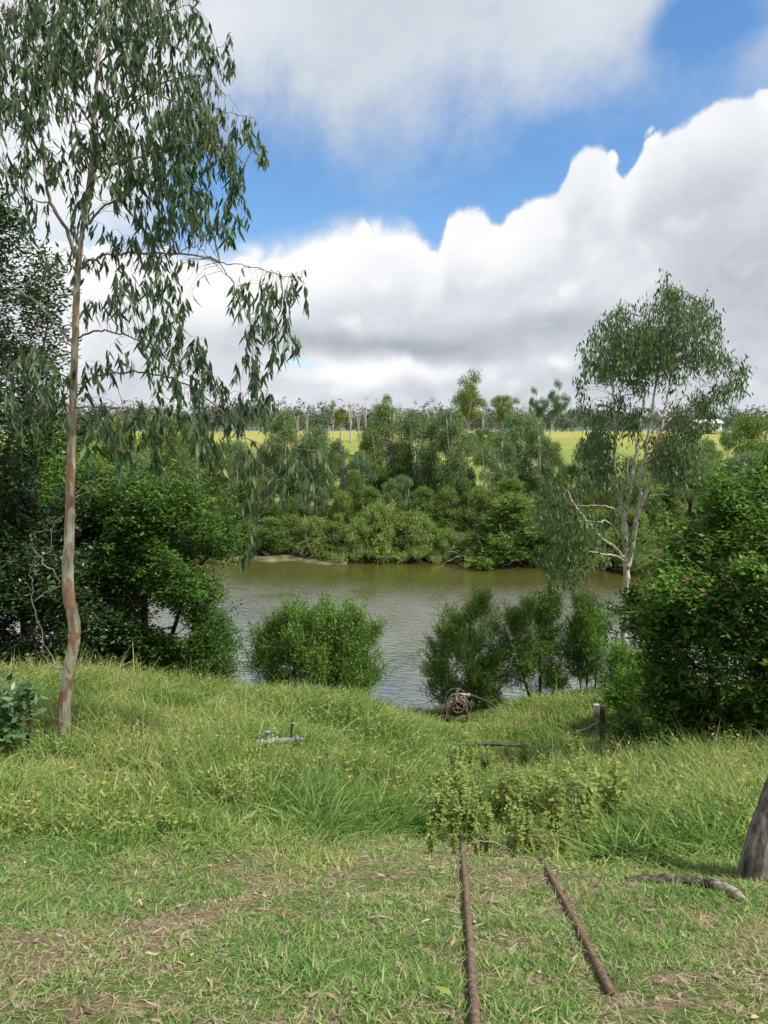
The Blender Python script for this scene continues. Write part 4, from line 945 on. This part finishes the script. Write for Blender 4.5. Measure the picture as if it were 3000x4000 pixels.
# dry stems curling over the rails
for pts, lab in (([(1790,3450),(1795,3340),(1860,3288),(1960,3300),(2040,3370),(2090,3440)], 'thin bare grey vine arching over the left rail'),
                 ([(2060,3270),(2010,3350),(1930,3400),(1830,3415)], 'thin bare twig drooping to meet the top of the left rail')):
    q = [gp(x, y) for x, y in pts]; yy = np.linspace(q[0][1], q[-1][1], len(pts)); q = [P(x, y, v) for (x, y), v in zip(pts, yy*.985)]
    q[0][2] = Hs(q[0][0], q[0][1])
    for k_ in q: k_[2] = max(k_[2], Hs(k_[0], k_[1])+.01)
    one('dry_vine', Acc().add(*tube1(q, np.linspace(.004, .002, len(q)), 5, 6, .002)), bark_grey, lab, 'vine', q[0])
# leaning weathered trunk at the right edge
b = gp(2950, 3425, -.05); Yb = b[1]
pts = [b, P(2982,3290,Yb), P(3040,3110,Yb+.02), P(3100,2930,Yb+.05), P(3160,2740,Yb+.1), P(3230,2520,Yb+.15)]
A = Acc(); p_, r_ = smooth_path(pts, [.128,.112,.103,.096,.09,.08], 8)
th = np.linspace(0, 2*math.pi, 22, endpoint=False)
rr = r_[:, None]*(1 + .10*np.sin(3*th[None]+p_[:, 2:3]*1.2) + .05*np.sin(7*th[None]+p_[:, 2:3]*3) + .02*rng.normal(size=(len(p_), 22)))
T_ = unit(np.gradient(p_, axis=0)); A1 = unit(np.cross(T_, np.array((0, 1.0, .1)))); B1 = np.cross(T_, A1)
Vv = p_[:, None] + rr[..., None]*(A1[:, None]*np.cos(th)[None, :, None] + B1[:, None]*np.sin(th)[None, :, None])
n1, n2 = Vv.shape[:2]; i0 = (np.arange(n1-1)*n2)[:, None]; j0 = np.arange(n2)[None]; j1 = (j0+1) % n2
A.add(Vv.reshape(-1, 3), np.stack([i0+j0, i0+j1, i0+n2+j1, i0+n2+j0], -1).reshape(-1, 4))
top = Vv[-1]; cen = top.mean(0)+np.array((.01, 0, .06)); A.add(np.concatenate([top, [cen]]), [(k, (k+1) % n2, n2, n2) for k in range(0, 0)] or [(k, (k+1) % n2, (k+2) % n2, n2) for k in range(0, n2, 2)])
one('leaning_trunk', A, weath, 'grey weathered dead trunk leaning in from the right edge', 'dead trunk', b)
# fallen log
q = [gp(2440,3440,.0), gp(2540,3450,.02), gp(2640,3458,.03), gp(2740,3468,.03), gp(2800,3480,.03)]
o = empty('fallen_log', q[0], 'thin fallen log with a bleached broken end lying below the leaning trunk', 'log')
part('bark_section', Acc().add(*tube1(q, [.022,.034,.038,.036,.033], 12, 6, .004, .08)).mesh('bark_section', logm, True, q[0]), o)
q2 = [gp(2795,3479,.03), gp(2840,3492,.03), gp(2880,3512,.02), gp(2915,3528,.0)]
part('stripped_end', Acc().add(*tube1(q2, [.036,.032,.034,.018], 10, 6, .003, .04)).mesh('stripped_end', logp, True, q[0]), o)
for px, py, n, nm, lab, ct, m_, sz in ((1115,3668,1,'pale_stone','small egg-shaped white stone lying in the lawn left of the rails','stone',logp,.015), (1895,3490,1,'white_bark_flake','curled white bark flake between the two rails','bark flake',logp,.016),
        (1480,3605,1,'grey_stick','short grey stick lying in the grass left of the left rail','stick',logp,0), (1765,3935,1,'yellow_leaf','large fallen yellow-green leaf left of the left rail','leaf',leafmat('yellow_leaf',[(.26,.32,.06),(.38,.40,.10)]),-1)):
    c_ = gp(px, py, .02)
    if sz > 0:
        u_ = np.linspace(0, math.pi, 9); p_ = np.stack([c_[0]+np.cos(u_)*sz*1.5, c_[1]+0*u_+np.cos(u_)*sz*.4, c_[2]+.012+0*u_], -1); acc = Acc().add(*tubes(p_[None], (np.sin(u_)*sz*(1 if nm == 'pale_stone' else .55)+1e-4)[None], 10))
    elif sz == 0: acc = Acc().add(*tube1([c_+np.array((-.07,0,0)), c_+np.array((0,.01,.01)), c_+np.array((.08,.0,0))], [.008,.009,.006], 8))
    else: acc = Acc().add(*strips(c_[None]+np.array([[0,0,.03]]), unit(np.array([[-.6,.6,.05]])), np.array([[0,.2,1.0]]), np.array([.09]), np.array([.035]), np.array([[0,0,-.2]]), (0,.25,.5,.8,1), (.1,.9,1,.6,.05), np.array([.3])))
    one(nm, acc, m_, lab, ct, c_)

# rusty pump on its little trolley
def pump():
    g0 = gp(1788, 2824); g0[2] = Hs(g0[0], g0[1]); EX.append((g0[0], g0[1]-.6, .9)); k = .001656*1.12
    def L(x, y, d=0.0): return (( x-567)*k, d, (735-y)*k)
    r = empty('irrigation_pump', g0+np.array((0, 0, .03)), 'rusty water pump on a small wheeled frame at the river edge', 'pump')
    fr = Acc()
    for d, j in ((0.0, 0), (.42, 1)):
        fr.add(*tube1([L(415,640,d), L(402,470,d), L(430,390,d), L(480,335,d), L(560,312,d), L(640,335,d), L(685,400,d), L(705,470,d), L(712,640,d)], [.016]*9, 8, 4))
    for x in (415, 712):
        cyl(fr, L(x, 640, 0), L(x, 640, .42), .016, 8)
    cyl(fr, L(400,650,0), L(725,650,0), .015, 8); cyl(fr, L(560,312,0), L(560,312,.42), .014, 8)
    part('frame', fr.mesh('frame', paintg, True), r)
    for x, d in ((415,-.03),(715,-.03),(415,.45),(715,.45)):
        wacc = Acc(); c = L(x, 672, d)
        wacc.add(*tubes(np.array([[(c[0]-.045+t, c[1], c[2]) for t in (0, .006, .03, .06, .084, .09)]]), np.array([[.02,.098,.112,.112,.098,.02]]), 20))
        w_ = part('wheel', wacc.mesh('wheel', rustd if x < 600 else rust, True), r)
        part('hub', Acc().add(*tubes(np.array([[(c[0]-.055, c[1], c[2]), (c[0]+.055, c[1], c[2])]]), np.array([[.03,.03]]), 10)).mesh('hub', rust, True), w_)
    c = L(567, 515, -.02)
    v = Acc(); ringy(v, c, .150, .034); ringy(v, (c[0], .05, c[2]), .168, .03); part('volute', v.mesh('volute', rust, True), r)
    v = Acc(); v.add(*tubes(np.array([[(c[0], -.005, c[2]), (c[0], .0, c[2]), (c[0], .13, c[2]), (c[0], .14, c[2])]]), np.array([[.001,.15,.16,.001]]), 24)); part('casing', v.mesh('casing', rustd, True), r)
    v = Acc()
    for a in range(5):
        t = a*1.2566+.4; cyl(v, (c[0]+.02*math.cos(t), -.03, c[2]+.02*math.sin(t)), (c[0]+.12*math.cos(t+.5), -.03, c[2]+.12*math.sin(t+.5)), .010, 6)
    cyl(v, (c[0], -.05, c[2]), (c[0], .0, c[2]), .028, 10); part('impeller', v.mesh('impeller', simple('straw_rust', [(0,(.16,.10,.06)),(1,(.42,.34,.22))], 20), True), r)
    v = Acc(); box(v, (-.13,.15,.12), (.13,.40,.42), .02); cyl(v, (0,.28,.40), (0,.28,.50), .05, 12)
    for z in np.linspace(.16,.38,6): box(v, (-.145,.17,z), (.145,.38,z+.012))
    part('engine', v.mesh('engine', rustd), r)
    v = Acc(); v.add(*tube1([L(548,420,.02), L(542,370,.02), L(560,335,.02), L(600,325,.02), L(690,335,.02), L(735,338,.02)], [.032,.032,.034,.032,.030,.030], 12, 5))
    cyl(v, L(698,337,.02), L(712,339,.02), .058, 16); cyl(v, L(722,339,.02), L(736,341,.02), .058, 16); cyl(v, L(575,325,.02), L(575,245,.02), .008, 6)
    pi = part('outlet_pipe', v.mesh('outlet_pipe', pinkp, True), r)
    part('valve_handle', ringy(Acc(), L(575,262,.02), .022, .005, n=12, sides=5).mesh('valve_handle', rust, True), pi)
    part('hose', Acc().add(*tube1([L(735,340,.02), L(800,352,.0), L(920,390,-.1), L(1020,425,-.2), L(1100,462,-.3), L(1200,520,-.35)], [.036]*6, 12, 5)).mesh('hose', poly_b, True), r)
    v = Acc(); v.add(*tube1([L(560,312,-.02), L(480,325,-.05), L(410,420,-.04), L(405,560,-.03)], [.009]*4, 6, 5)); v.add(*tube1([L(640,335,-.02), L(720,430,-.05), L(752,540,-.05), L(700,625,-.05), L(560,680,-.06), L(450,735,-.06)], [.008]*6, 6, 5))
    part('cable', v.mesh('cable', simple('old_cable', [(0,(.25,.15,.08)),(1,(.45,.36,.22))], 9), True), r)
pump()
c_ = gp(1728, 2800); c_ = P(1727, 2776, c_[1]); EX.append((c_[0], c_[1]-.5, .6)); c_[2] = max(Hs(c_[0], c_[1])+.10, c_[2])
A = Acc(); u_ = np.linspace(0, math.pi, 10); A.add(*tubes(np.stack([c_[0]+np.cos(u_)*.085, c_[1]+.0*u_, c_[2]+.02*np.sin(3*u_)], -1)[None], (np.sin(u_)**.6*.06+1e-4)[None], 12)); cyl(A, c_+np.array((.02,0,.04)), c_+np.array((.03,0,.10)), .018, 8)
cyl(A, c_+np.array((-.03,0,-.12)), c_+np.array((-.02,0,.0)), .012, 6)
one('orange_float', A, ora, 'small orange-red plastic float beside the rusty pump', 'float', c_)
# black pipe, stick and hose in the grass
Yp = gp(1890, 2935)[1]; q = [P(x, y, Yp) for x, y in ((1740,2916),(1804,2908),(1890,2907),(1980,2909),(2060,2914))]
for v in q: v[2] = max(v[2], Hs(v[0], v[1])+.04)
EX += [(q[i][0], Yp-.45, .55) for i in (1, 2, 3)]
one('black_pipe', Acc().add(*tube1(q, [.036]*5, 14, 5)), poly_b, 'straight black plastic pipe lying across the track in the grass', 'pipe', q[0])
q = [P(1884,2912,Yp-.06), P(1892,2935,Yp-.3), P(1905,2950,Yp-.5)]
one('dry_stick', Acc().add(*tube1(q, [.014,.013,.01], 7, 4)), logp, 'pale dry stick leaning under the black pipe', 'stick', q[0])
q = [gp(x, y+12, .09) for x, y in ((2238,2868),(2272,2858),(2301,2847),(2327,2831),(2352,2815))]
EX += [(q[i][0], q[i][1]-.35, .4) for i in (1, 2, 3)]
one('grey_hose', Acc().add(*tube1(q, [.026]*5, 10, 5)), greyp, 'faded grey hose emerging from the grass left of the meter post', 'hose', q[0])
# post with its box
b = gp(2352, 2952); b[2] -= .1; Yb = b[1]; EX.append((b[0], Yb-.5, .55)); EX.append((b[0]-.05, Yb-1.2, .6))
r = empty('meter_post', (b[0], b[1], b[2]+.1), 'short dark timber post carrying a small beige electrical box', 'post')
tp = P(2353, 2756, Yb); A = Acc(); hgt = tp[2]-b[2]
A.add(*tube1([b, b*.5+tp*.5, tp], [.062,.058,.056], 14, 6, .001, .02)); part('timber', A.mesh('timber', postw, True, (b[0], b[1], b[2]+.1)), r)
bc = P(2329, 2776, Yb-.07)-np.array((b[0], b[1], b[2]+.1)); A = Acc(); box(A, (bc[0]-.052, bc[1]-.05, bc[2]-.125), (bc[0]+.052, bc[1]+.04, bc[2]+.11), .006)
sb = part('switch_box', A.mesh('switch_box', boxp), r)
part('lid', box(Acc(), (bc[0]-.056, bc[1]-.056, bc[2]+.111), (bc[0]+.056, bc[1]+.045, bc[2]+.135), .006).mesh('lid', whitep), sb)
part('knob', cyl(Acc(), (bc[0]+.012, bc[1]-.062, bc[2]+.075), (bc[0]+.012, bc[1]-.049, bc[2]+.075), .010, 10).mesh('knob', poly_b, True), sb)
part('door_seam', box(Acc(), (bc[0]-.030, bc[1]-.053, bc[2]-.10), (bc[0]-.026, bc[1]-.0505, bc[2]+.09)).mesh('door_seam', paintg), sb)
part('conduit', cyl(Acc(), (bc[0]+.02, bc[1]-.01, bc[2]-.12), (bc[0]+.012, bc[1]-.01, .0), .011, 8).mesh('conduit', pinkp, True), r)
# grey manifold in the grass on the left
def manifold():
    b = gp(1085, 2925); Yb = b[1]; k = (Yb*1.03)/FPX/5.53; EX.extend([(b[0]-.2, Yb-.25, .36), (b[0]+.2, Yb-.25, .36)])
    zb = P(1085, 2750+900/5.53, Yb)[2] ; zb = max(zb-.03, b[2]+.10)
    r = empty('pipe_manifold', (b[0], Yb, b[2]), 'grey plastic pipe fitting with two risers half buried in the long grass', 'pipe fitting')
    L = lambda x, y, d=0: np.array(((x-800)*k, d, zb-b[2]+(900-y)*k))
    r0 = 70*k
    part('main_pipe', Acc().add(*tube1([L(300,945), L(420,930), L(650,905), L(900,890), L(1150,860), L(1270,850)], [r0*.8,r0,r0,r0,r0*.95,r0*.85], 14, 4)).mesh('main_pipe', greyp, True), r)
    for x in (470, 700, 1230): part('collar', Acc().add(*tube1([L(x-22,925-(x-470)*.1), L(x+22,922-(x-470)*.1)], [r0*1.25]*2, 14, 2)).mesh('collar', whitep if x < 1000 else greyp, True), r)
    part('end_cap', Acc().add(*tube1([L(275,955), L(305,945)], [r0*.95]*2, 14, 2)).mesh('end_cap', rustd, True), r)
    part('outlet', Acc().add(*tube1([L(1290,850), L(1345,852)], [r0*.6]*2, 12, 2)).mesh('outlet', greyp, True), r)
    a = Acc().add(*tube1([L(585,900), L(582,700)], [r0*.6, r0*.55], 12, 4)); a.add(*tube1([L(582,700), L(582,660)], [r0*.95, r0*.95], 12, 2)); a.add(*tube1([L(520,678), L(650,672)], [r0*.22]*2, 8, 2))
    part('valve', a.mesh('valve', greyp, True), r)
    ri = part('riser', Acc().add(*tube1([L(1100,860), L(1100,700), L(1120,560), L(1135,430)], [r0*.32]*4, 10, 4)).mesh('riser', poly_b, True), r)
    part('white_band', Acc().add(*tube1([L(1134,490), L(1138,445)], [r0*.62]*2, 12, 2)).mesh('white_band', whitep, True), ri)
    part('cap', Acc().add(*tube1([L(1138,443), L(1140,425)], [r0*.66]*2, 12, 2)).mesh('cap', poly_b, True), ri)
manifold()
# leafy weeds over the track
def weed_proto(seed, leafy=1.0):
    global rng
    keep = rng; rng = np.random.default_rng(seed); T = Acc(); F = Acc()
    for k in range(4):
        a = rng.uniform(0, 6.28); l = rng.uniform(.05, .22); h = rng.uniform(.7, 1.05)
        pts = [(0, 0, -.02), (.3*l*math.cos(a), .3*l*math.sin(a), .35*h), (l*math.cos(a), l*math.sin(a), h)]
        T.add(*tube1(pts, [.006,.005,.002], 4, 6)); nd = smooth_path(pts, [1]*3, 12)[0][4:]
        c = np.repeat(nd, 3, 0); c = c + rng.normal(0, .012, c.shape); n = len(c)
        D = rng.normal(0, 1, (n, 3)); D[:, 2] = rng.uniform(-.2, .7, n); D = unit(D); N = unit(np.array((0, 0, 1.0)) + rng.normal(0, .35, (n, 3)))
        s = np.interp(c[:, 2], [0, .3, .8, 1], [.6, 1.15, .95, .6])
        bend = np.zeros((n, 3)); bend[:, 2] = -.25
        F.add(*strips(c, D, N, .11*s*leafy, .044*s*leafy, bend, (0, .3, .65, 1), (.1, 1, .75, .05), rng.uniform(.1, .8, n)))
    rng = keep
    return T.mesh('stem', weed_leaf, True), F.mesh('leaves', weed_leaf)
WP = [weed_proto(s) for s in (1, 2, 3, 4, 5)]
def weed(x, y, s, label, group=None):
    o = empty('leafy_weed', (x, y, Hs(x, y)), label, 'weed', group); T, F = random.choice(WP); part('stem', T, o); part('leaves', F, o)
    o.scale = (s*1.1, s*1.1, s); o.rotation_euler = (random.uniform(-.1, .1), random.uniform(-.1, .1), random.uniform(0, 6.28)); return o
for i in range(120):
    t = random.random(); y = 5.95 + 7.2*t**1.25
    x0 = np.interp(y, [5.9, 7.0, 9, 13], [.62, .62, .75, 1.0]); x1 = np.interp(y, [6.3, 8, 13], [1.75, 2.3, 3.3])
    x = random.uniform(x0, x1) + random.gauss(0, .2)
    weed(x, y, random.choice([random.uniform(.22, .5), random.uniform(.4, .78)])*(.62 if y < 6.7 else 1.0 if y < 9 else .8), 'leafy pale-green weed in the thicket grown over the pump track', 'leafy weeds over the track')
w1 = gp(2075, 2735); ws = weed(w1[0], w1[1], 1.25, 'tall single weed stalk standing against the dark waterside shrub'); ws.scale = (.7, .7, 1.35); ws.rotation_euler = (0, -.2, 1)

# ------------------------------------------------------------------ snags and roots along the far waterline
def snag(px, py, w_, n, label, up=.8, mat=None, seed=0):
    global rng
    keep = rng; rng = np.random.default_rng(900+seed)
    X0 = (px-1500)/FPX*53; Y0 = float(shore(np.array([X0]))[0]) - .9; A = Acc()
    for k in range(n):
        a = rng.uniform(-w_, w_); l = rng.uniform(.8, 2.4); s_ = rng.choice([-1, 1]); z = rng.uniform(.1, up)
        pts = [(a, 1.6, z+.5), (a+s_*l*.3, .9, z+.25), (a+s_*l*.6, .4, z), (a+s_*l, rng.uniform(-.4, .3), z*.3-.1)]
        A.add(*tube1(pts, [.06, .045, .03, .01], 5, 4, .04))
        if rng.uniform() < .7: A.add(*tube1([pts[1], (pts[1][0]+s_*.5, .3, z+rng.uniform(.2, .6)), (pts[1][0]+s_*1.0, .1, z+rng.uniform(-.2, .6))], [.04, .025, .01], 4, 4, .02))
    rng = keep
    o = link('driftwood', A.mesh('driftwood', mat or bark_grey, True)); o.location = (X0, Y0, 0); tag(o, label, 'driftwood', 'driftwood and roots at the far waterline')
for i, (px, w_, n, lab, up) in enumerate([(1020,1.8,7,'brown tangle of roots at the far waterline, leftmost in view',.9),(1265,1.9,13,'big tangle of bare grey roots in the dark undercut of the far bank',1.2),(1500,1.2,7,'pale forked dead branch at the far waterline below the middle shrubs',.8),
    (1650,1.2,4,'low dark roots at the far waterline right of the pale forked branch',.6),(1840,1.4,4,'twiggy roots at the far waterline above the rusty pump',.6),(2010,.4,3,'forked pale snag dipping into the far water',.9),(2130,1.2,5,'dark roots at the far waterline left of the white gum branches',.8)]):
    snag(px, 0, w_, n, lab, up, bark_grey if i in (2, 5) else dk, i)
# pale weedy sandbar
gx = np.linspace(-26, -2.5, 90); gy = np.linspace(-2.0, 1.0, 12); GX, GY = np.meshgrid(gx, gy)
GZ = .14 - .10*(GY+.4)**2 + .05*np.sin(GX*1.1)*np.cos(GX*.37) - .02 + .03*vn(GX, GY, 2); GYY = shore(GX)-.9+GY
ii = (np.arange(11)[:, None]*90 + np.arange(89)[None]).ravel()
tag(link('sandbar', np_mesh('sandbar', np.stack([GX, GYY, GZ], -1).reshape(-1, 3), np.stack([ii, ii+1, ii+91, ii+90], -1), simple('sand', [(0,(.05,.06,.02)),(.4,(.09,.09,.04)),(.7,(.15,.13,.075)),(1,(.24,.19,.13))], 1.2), smooth=True)), kind='structure')

# ------------------------------------------------------------------ grass of the near bank
LX = np.array([-9,-6,-2,-.5,.3,1.0,1.6,2.6,9]); LY = np.array([5.4,5.2,5.0,5.3,6.6,6.3,4.9,4.6,4.5])
def longness(x, y):
    yb = np.interp(x/np.maximum(y, 1)*6, LX, LY) + .45*vn(x, y, 1.1) + .35*vn(x+4, y, 2.7)
    t = np.clip((y-yb)/2.9, 0, 1); return t*t*(3-2*t)
def fru(n, y0, y1, pw, margin=1.6):
    y = y0 + (y1-y0)*rng.uniform(0, 1, n)**pw
    hw = .56*y + margin
    return rng.uniform(-1, 1, n)*hw, y
def grass(name, label, n, y0, y1, pw, mat, L, W, rnd_shift, keep, up, bendk, K3, wd=0.0, clump=0, rbias=None, csp=.05, lean=0):
    x, y = fru(n//max(1, clump), y0, y1, pw)
    if clump:
        cm = np.repeat(np.exp(rng.normal(-.03, .25, len(x))), clump); cr = np.repeat(rng.normal(0, .13, len(x)), clump)
        x = np.repeat(x, clump) + rng.normal(0, csp, len(x)*clump); y = np.repeat(y, clump) + rng.normal(0, csp, len(y)*clump)
    else: cm = np.ones(len(x)); cr = np.zeros(len(x))
    k = keep(x, y); x, y, cm, cr = x[k], y[k], cm[k], cr[k]
    z = H(x, y); k = z > .02; x, y, z, cm, cr = x[k], y[k], z[k], cm[k], cr[k]; n = len(x)
    C = np.stack([x, y, z-.015], -1)
    D = rng.normal(0, 1, (n, 3)); D[:, 2] = up
    if lean: D[:, 0] += lean*vn(x*1.7+3, y*1.7, 1.9) + lean*.7*vn(x+y, y*3, 3.7); D[:, 1] += lean*vn(x*1.3-5, y*2, 2.3)
    D = unit(D)
    hz = D.copy(); hz[:, 2] = 0; hz = unit(hz)
    bend = hz*(bendk*rng.uniform(.4, 1.3, n))[:, None]; bend[:, 2] = -bendk*rng.uniform(.2, .9, n)
    Ls = L(x, y)*cm*rng.uniform(.55, 1.25, n); Ws = W*(1+wd*y)*rng.uniform(.7, 1.3, n)
    N = unit(hz + rng.normal(0, .5, (n, 3)))
    r = np.clip(rng.beta(1.7, 2.3, n) + cr + rnd_shift + (rbias(x, y) if rbias is not None else 0), 0, 1)
    A = Acc()
    if K3: A.add(*strips(C, D, N, Ls, Ws, bend, (0, .35, .7, 1), (.7, 1, .75, .08), r))
    else: A.add(*strips(C, D, N, Ls, Ws, bend, (0, .5, 1), (.8, 1, .08), r))
    o = link(name, A.mesh(name, mat)); tag(o, label, 'grass', kind='stuff')
def patch(x, y): return vn(x, y, 1.1)*.5 + vn(x+7, y-3, 2.9)*.35 + vn(x-3, y+9, 6.3)*.25
RX = lambda y: np.interp(y, [2.7,5.3,7.3,10,15,20], [(1850-1500)/FPX*2.9,(1810-1500)/FPX*5.6,(1800-1500)/FPX*7.8,1.0,1.6,2.0])
def railgap(x, y):
    f = np.zeros(x.shape, bool)
    for pts in (r1, r2):
        q = smooth_path(pts, [1]*len(pts), 14)[0]
        for p_ in q: f |= np.hypot(x-p_[0], y-.03-p_[1]) < .042
    return f
def keep_short(x, y):
    d = patch(x, y); p = np.clip(.64 + d*.65, .12, 1)
    p = np.where(y > 3.6, np.clip(p+.15, 0, 1), p)
    bare = ((x-2.0)**2/1.1 + (y-3.0)**2/.12) < 1; p = np.where(bare, .08, p)
    return (rng.uniform(0, 1, x.shape) < p) & (longness(x, y) < .97) & ~(railgap(x, y) & (rng.uniform(0, 1, x.shape) < .85))
grass('lawn_grass', 'short patchy green grass over dry litter in the foreground', 420000, 1.6, 9, 1.1, grass_short, lambda x, y: .036+.036*np.clip(patch(x, y)+.3, 0, 1)+.08*longness(x, y), .0045, -.06, keep_short, .9, .4, False, .12, 12, lambda x, y: -.10*patch(x, y), .03)
track = lambda x, y: np.exp(-((x-RX(y)-.35)/.75)**2)*np.clip((y-10.5)/2, 0, 1)
def thin(x, y):
    f = np.ones(np.shape(x))
    for a, b, r in EX: f = np.minimum(f, .22 + .78*np.clip((np.hypot(x-a, y-b)/r-.55)/.7, 0, 1))
    return f
def longL(x, y):
    return thin(x, y)*(.07 + .215*longness(x, y)*(1+.75*np.clip(patch(x*.8, y*.8), -.8, .8)))*(1-.5*track(x, y))
grass('long_grass', 'tall yellow-green seeding grass covering the river bank', 340000, 5.0, 23.5, 1.1, grass_long, longL, .0060, .03, lambda x, y: (longness(x, y) > .05*rng.uniform(0, 3, x.shape)) & (rng.uniform(0, 1, x.shape) < .75+.5*patch(x*1.3, y*1.3)), 1.25, .45, True, .09, 9, lambda x, y: .20*vn(x*.5, y*.5, 1.3)+.18*vn(x, y, 2.3)-.1*patch(x*.8, y*.8), .05, .35)
# pale seed stems over the long grass
grass('seed_stems', 'fine pale seed stalks standing above the long grass', 60000, 6.5, 23, 1.05, grass_long, lambda x, y: longL(x, y)*1.25, .0028, .32, lambda x, y: (longness(x, y) > .6) & (vn(x*.5, y*.5, 1.0) > -.4), 2.4, .22, True, .10, 6, None, .10, .2)

# dry leaf litter and thatch on the bare soil
def litter():
    n = 46000; x, y = fru(n, 1.7, 7.2, 1.1, 1.2); z = H(x, y); A = Acc()
    D = rng.normal(0, 1, (n, 3)); D[:, 2] *= .18; D = unit(D); N = unit(np.array((0, 0, 1.0))+rng.normal(0, .3, (n, 3)))
    A.add(*strips(np.stack([x, y, z+.006], -1), D, N, rng.uniform(.02, .075, n), np.full(n, .0024), rng.normal(0, .15, (n, 3)), (0, .5, 1), (.8, 1, .5), np.clip(rng.beta(3, 2, n), 0, 1)))
    n = 1900; x, y = fru(n, 1.7, 7.0, 1.1, 1.2); z = H(x, y)
    D = rng.normal(0, 1, (n, 3)); D[:, 2] *= .25; D = unit(D); N = unit(np.array((0, 0, 1.0))+rng.normal(0, .35, (n, 3)))
    A.add(*strips(np.stack([x, y, z+.02], -1), D, N, rng.uniform(.03, .075, n), rng.uniform(.008, .018, n), rng.normal(0, .25, (n, 3)), (0, .3, .7, 1), (.15, 1, .8, .1), rng.uniform(.0, .8, n)))
    tag(link('leaf_litter', A.mesh('leaf_litter', litter_m)), 'dry straw and fallen gum leaves scattered between the grass tufts', 'leaf litter', kind='stuff')
litter()

# wide-bladed clumps at the front edge of the long grass
CL = [(.0,7.6,.8),(-.8,7.3,.8),(-1.6,7.8,.7),(2.2,6.0,.55),(2.8,6.1,.6),(3.3,6.6,.6),(2.5,6.9,.5),(.35,11.5,.5),(.2,13,.5),(.55,9.6,.4),(-.6,6.7,.4),(-2.6,8.4,.6),(1.85,5.75,.3),(3.6,7.6,.7),(-4,9,.7),(-1.2,10.5,.7),(-3.6,12.5,.8),(1.2,15.0,.5),(-.6,15.2,.6)]
def inclump(x, y):
    f = np.zeros(x.shape)
    for a, b, r in CL: f = np.maximum(f, 1-np.hypot(x-a, y-b)/r)
    return f
grass('broad_grass', 'clumps of broad bright green grass blades along the edge of the tall grass', 260000, 5.4, 16, 1.0, grass_long, lambda x, y: .15+.28*np.clip(inclump(x, y), 0, 1), .010, -.16, lambda x, y: inclump(x, y) > rng.uniform(0, .6, x.shape), 1.15, .6, True, .03, 5, None, .05, .45)

def meadow_weeds():
    n = 5200; x, y = fru(n, 5.6, 21, 1.1); k = (longness(x, y) > .35) & (vn(x, y, .9)+.5*vn(x, y, 2.2) > -.1); x, y = x[k], y[k]; z = H(x, y); k = z > .05; x, y, z = x[k], y[k], z[k]
    n = len(x); m = 11; h = rng.uniform(.12, .38, n)*(longL(x, y)/.28).clip(.3, 1.3)
    t = rng.uniform(.35, 1, (n, m)); C = np.stack([x[:, None]+rng.normal(0, .03, (n, m)), y[:, None]+rng.normal(0, .03, (n, m)), z[:, None]+h[:, None]*t], -1).reshape(-1, 3)
    D = rng.normal(0, 1, (n*m, 3)); D[:, 2] = rng.uniform(-.1, .9, n*m); D = unit(D); N = unit(np.array((0, 0, 1.0))+rng.normal(0, .5, (n*m, 3)))
    A = Acc(); A.add(*diamonds(C, D, N, rng.uniform(.04, .085, n*m), rng.uniform(.016, .032, n*m), rng.uniform(0, 1, n*m), -.08))
    st = np.stack([np.stack([x, y, z-.02], -1), np.stack([x+rng.normal(0, .02, n), y, z+h*.5], -1), np.stack([x+rng.normal(0, .04, n), y, z+h], -1)], 1)
    A.add(*tubes(st, np.full((n, 3), .0025), 3))
    tag(link('meadow_weeds', A.mesh('meadow_weeds', weed_leaf)), 'small broad-leaved herbs mixed through the long grass', 'weeds', kind='stuff')
meadow_weeds()
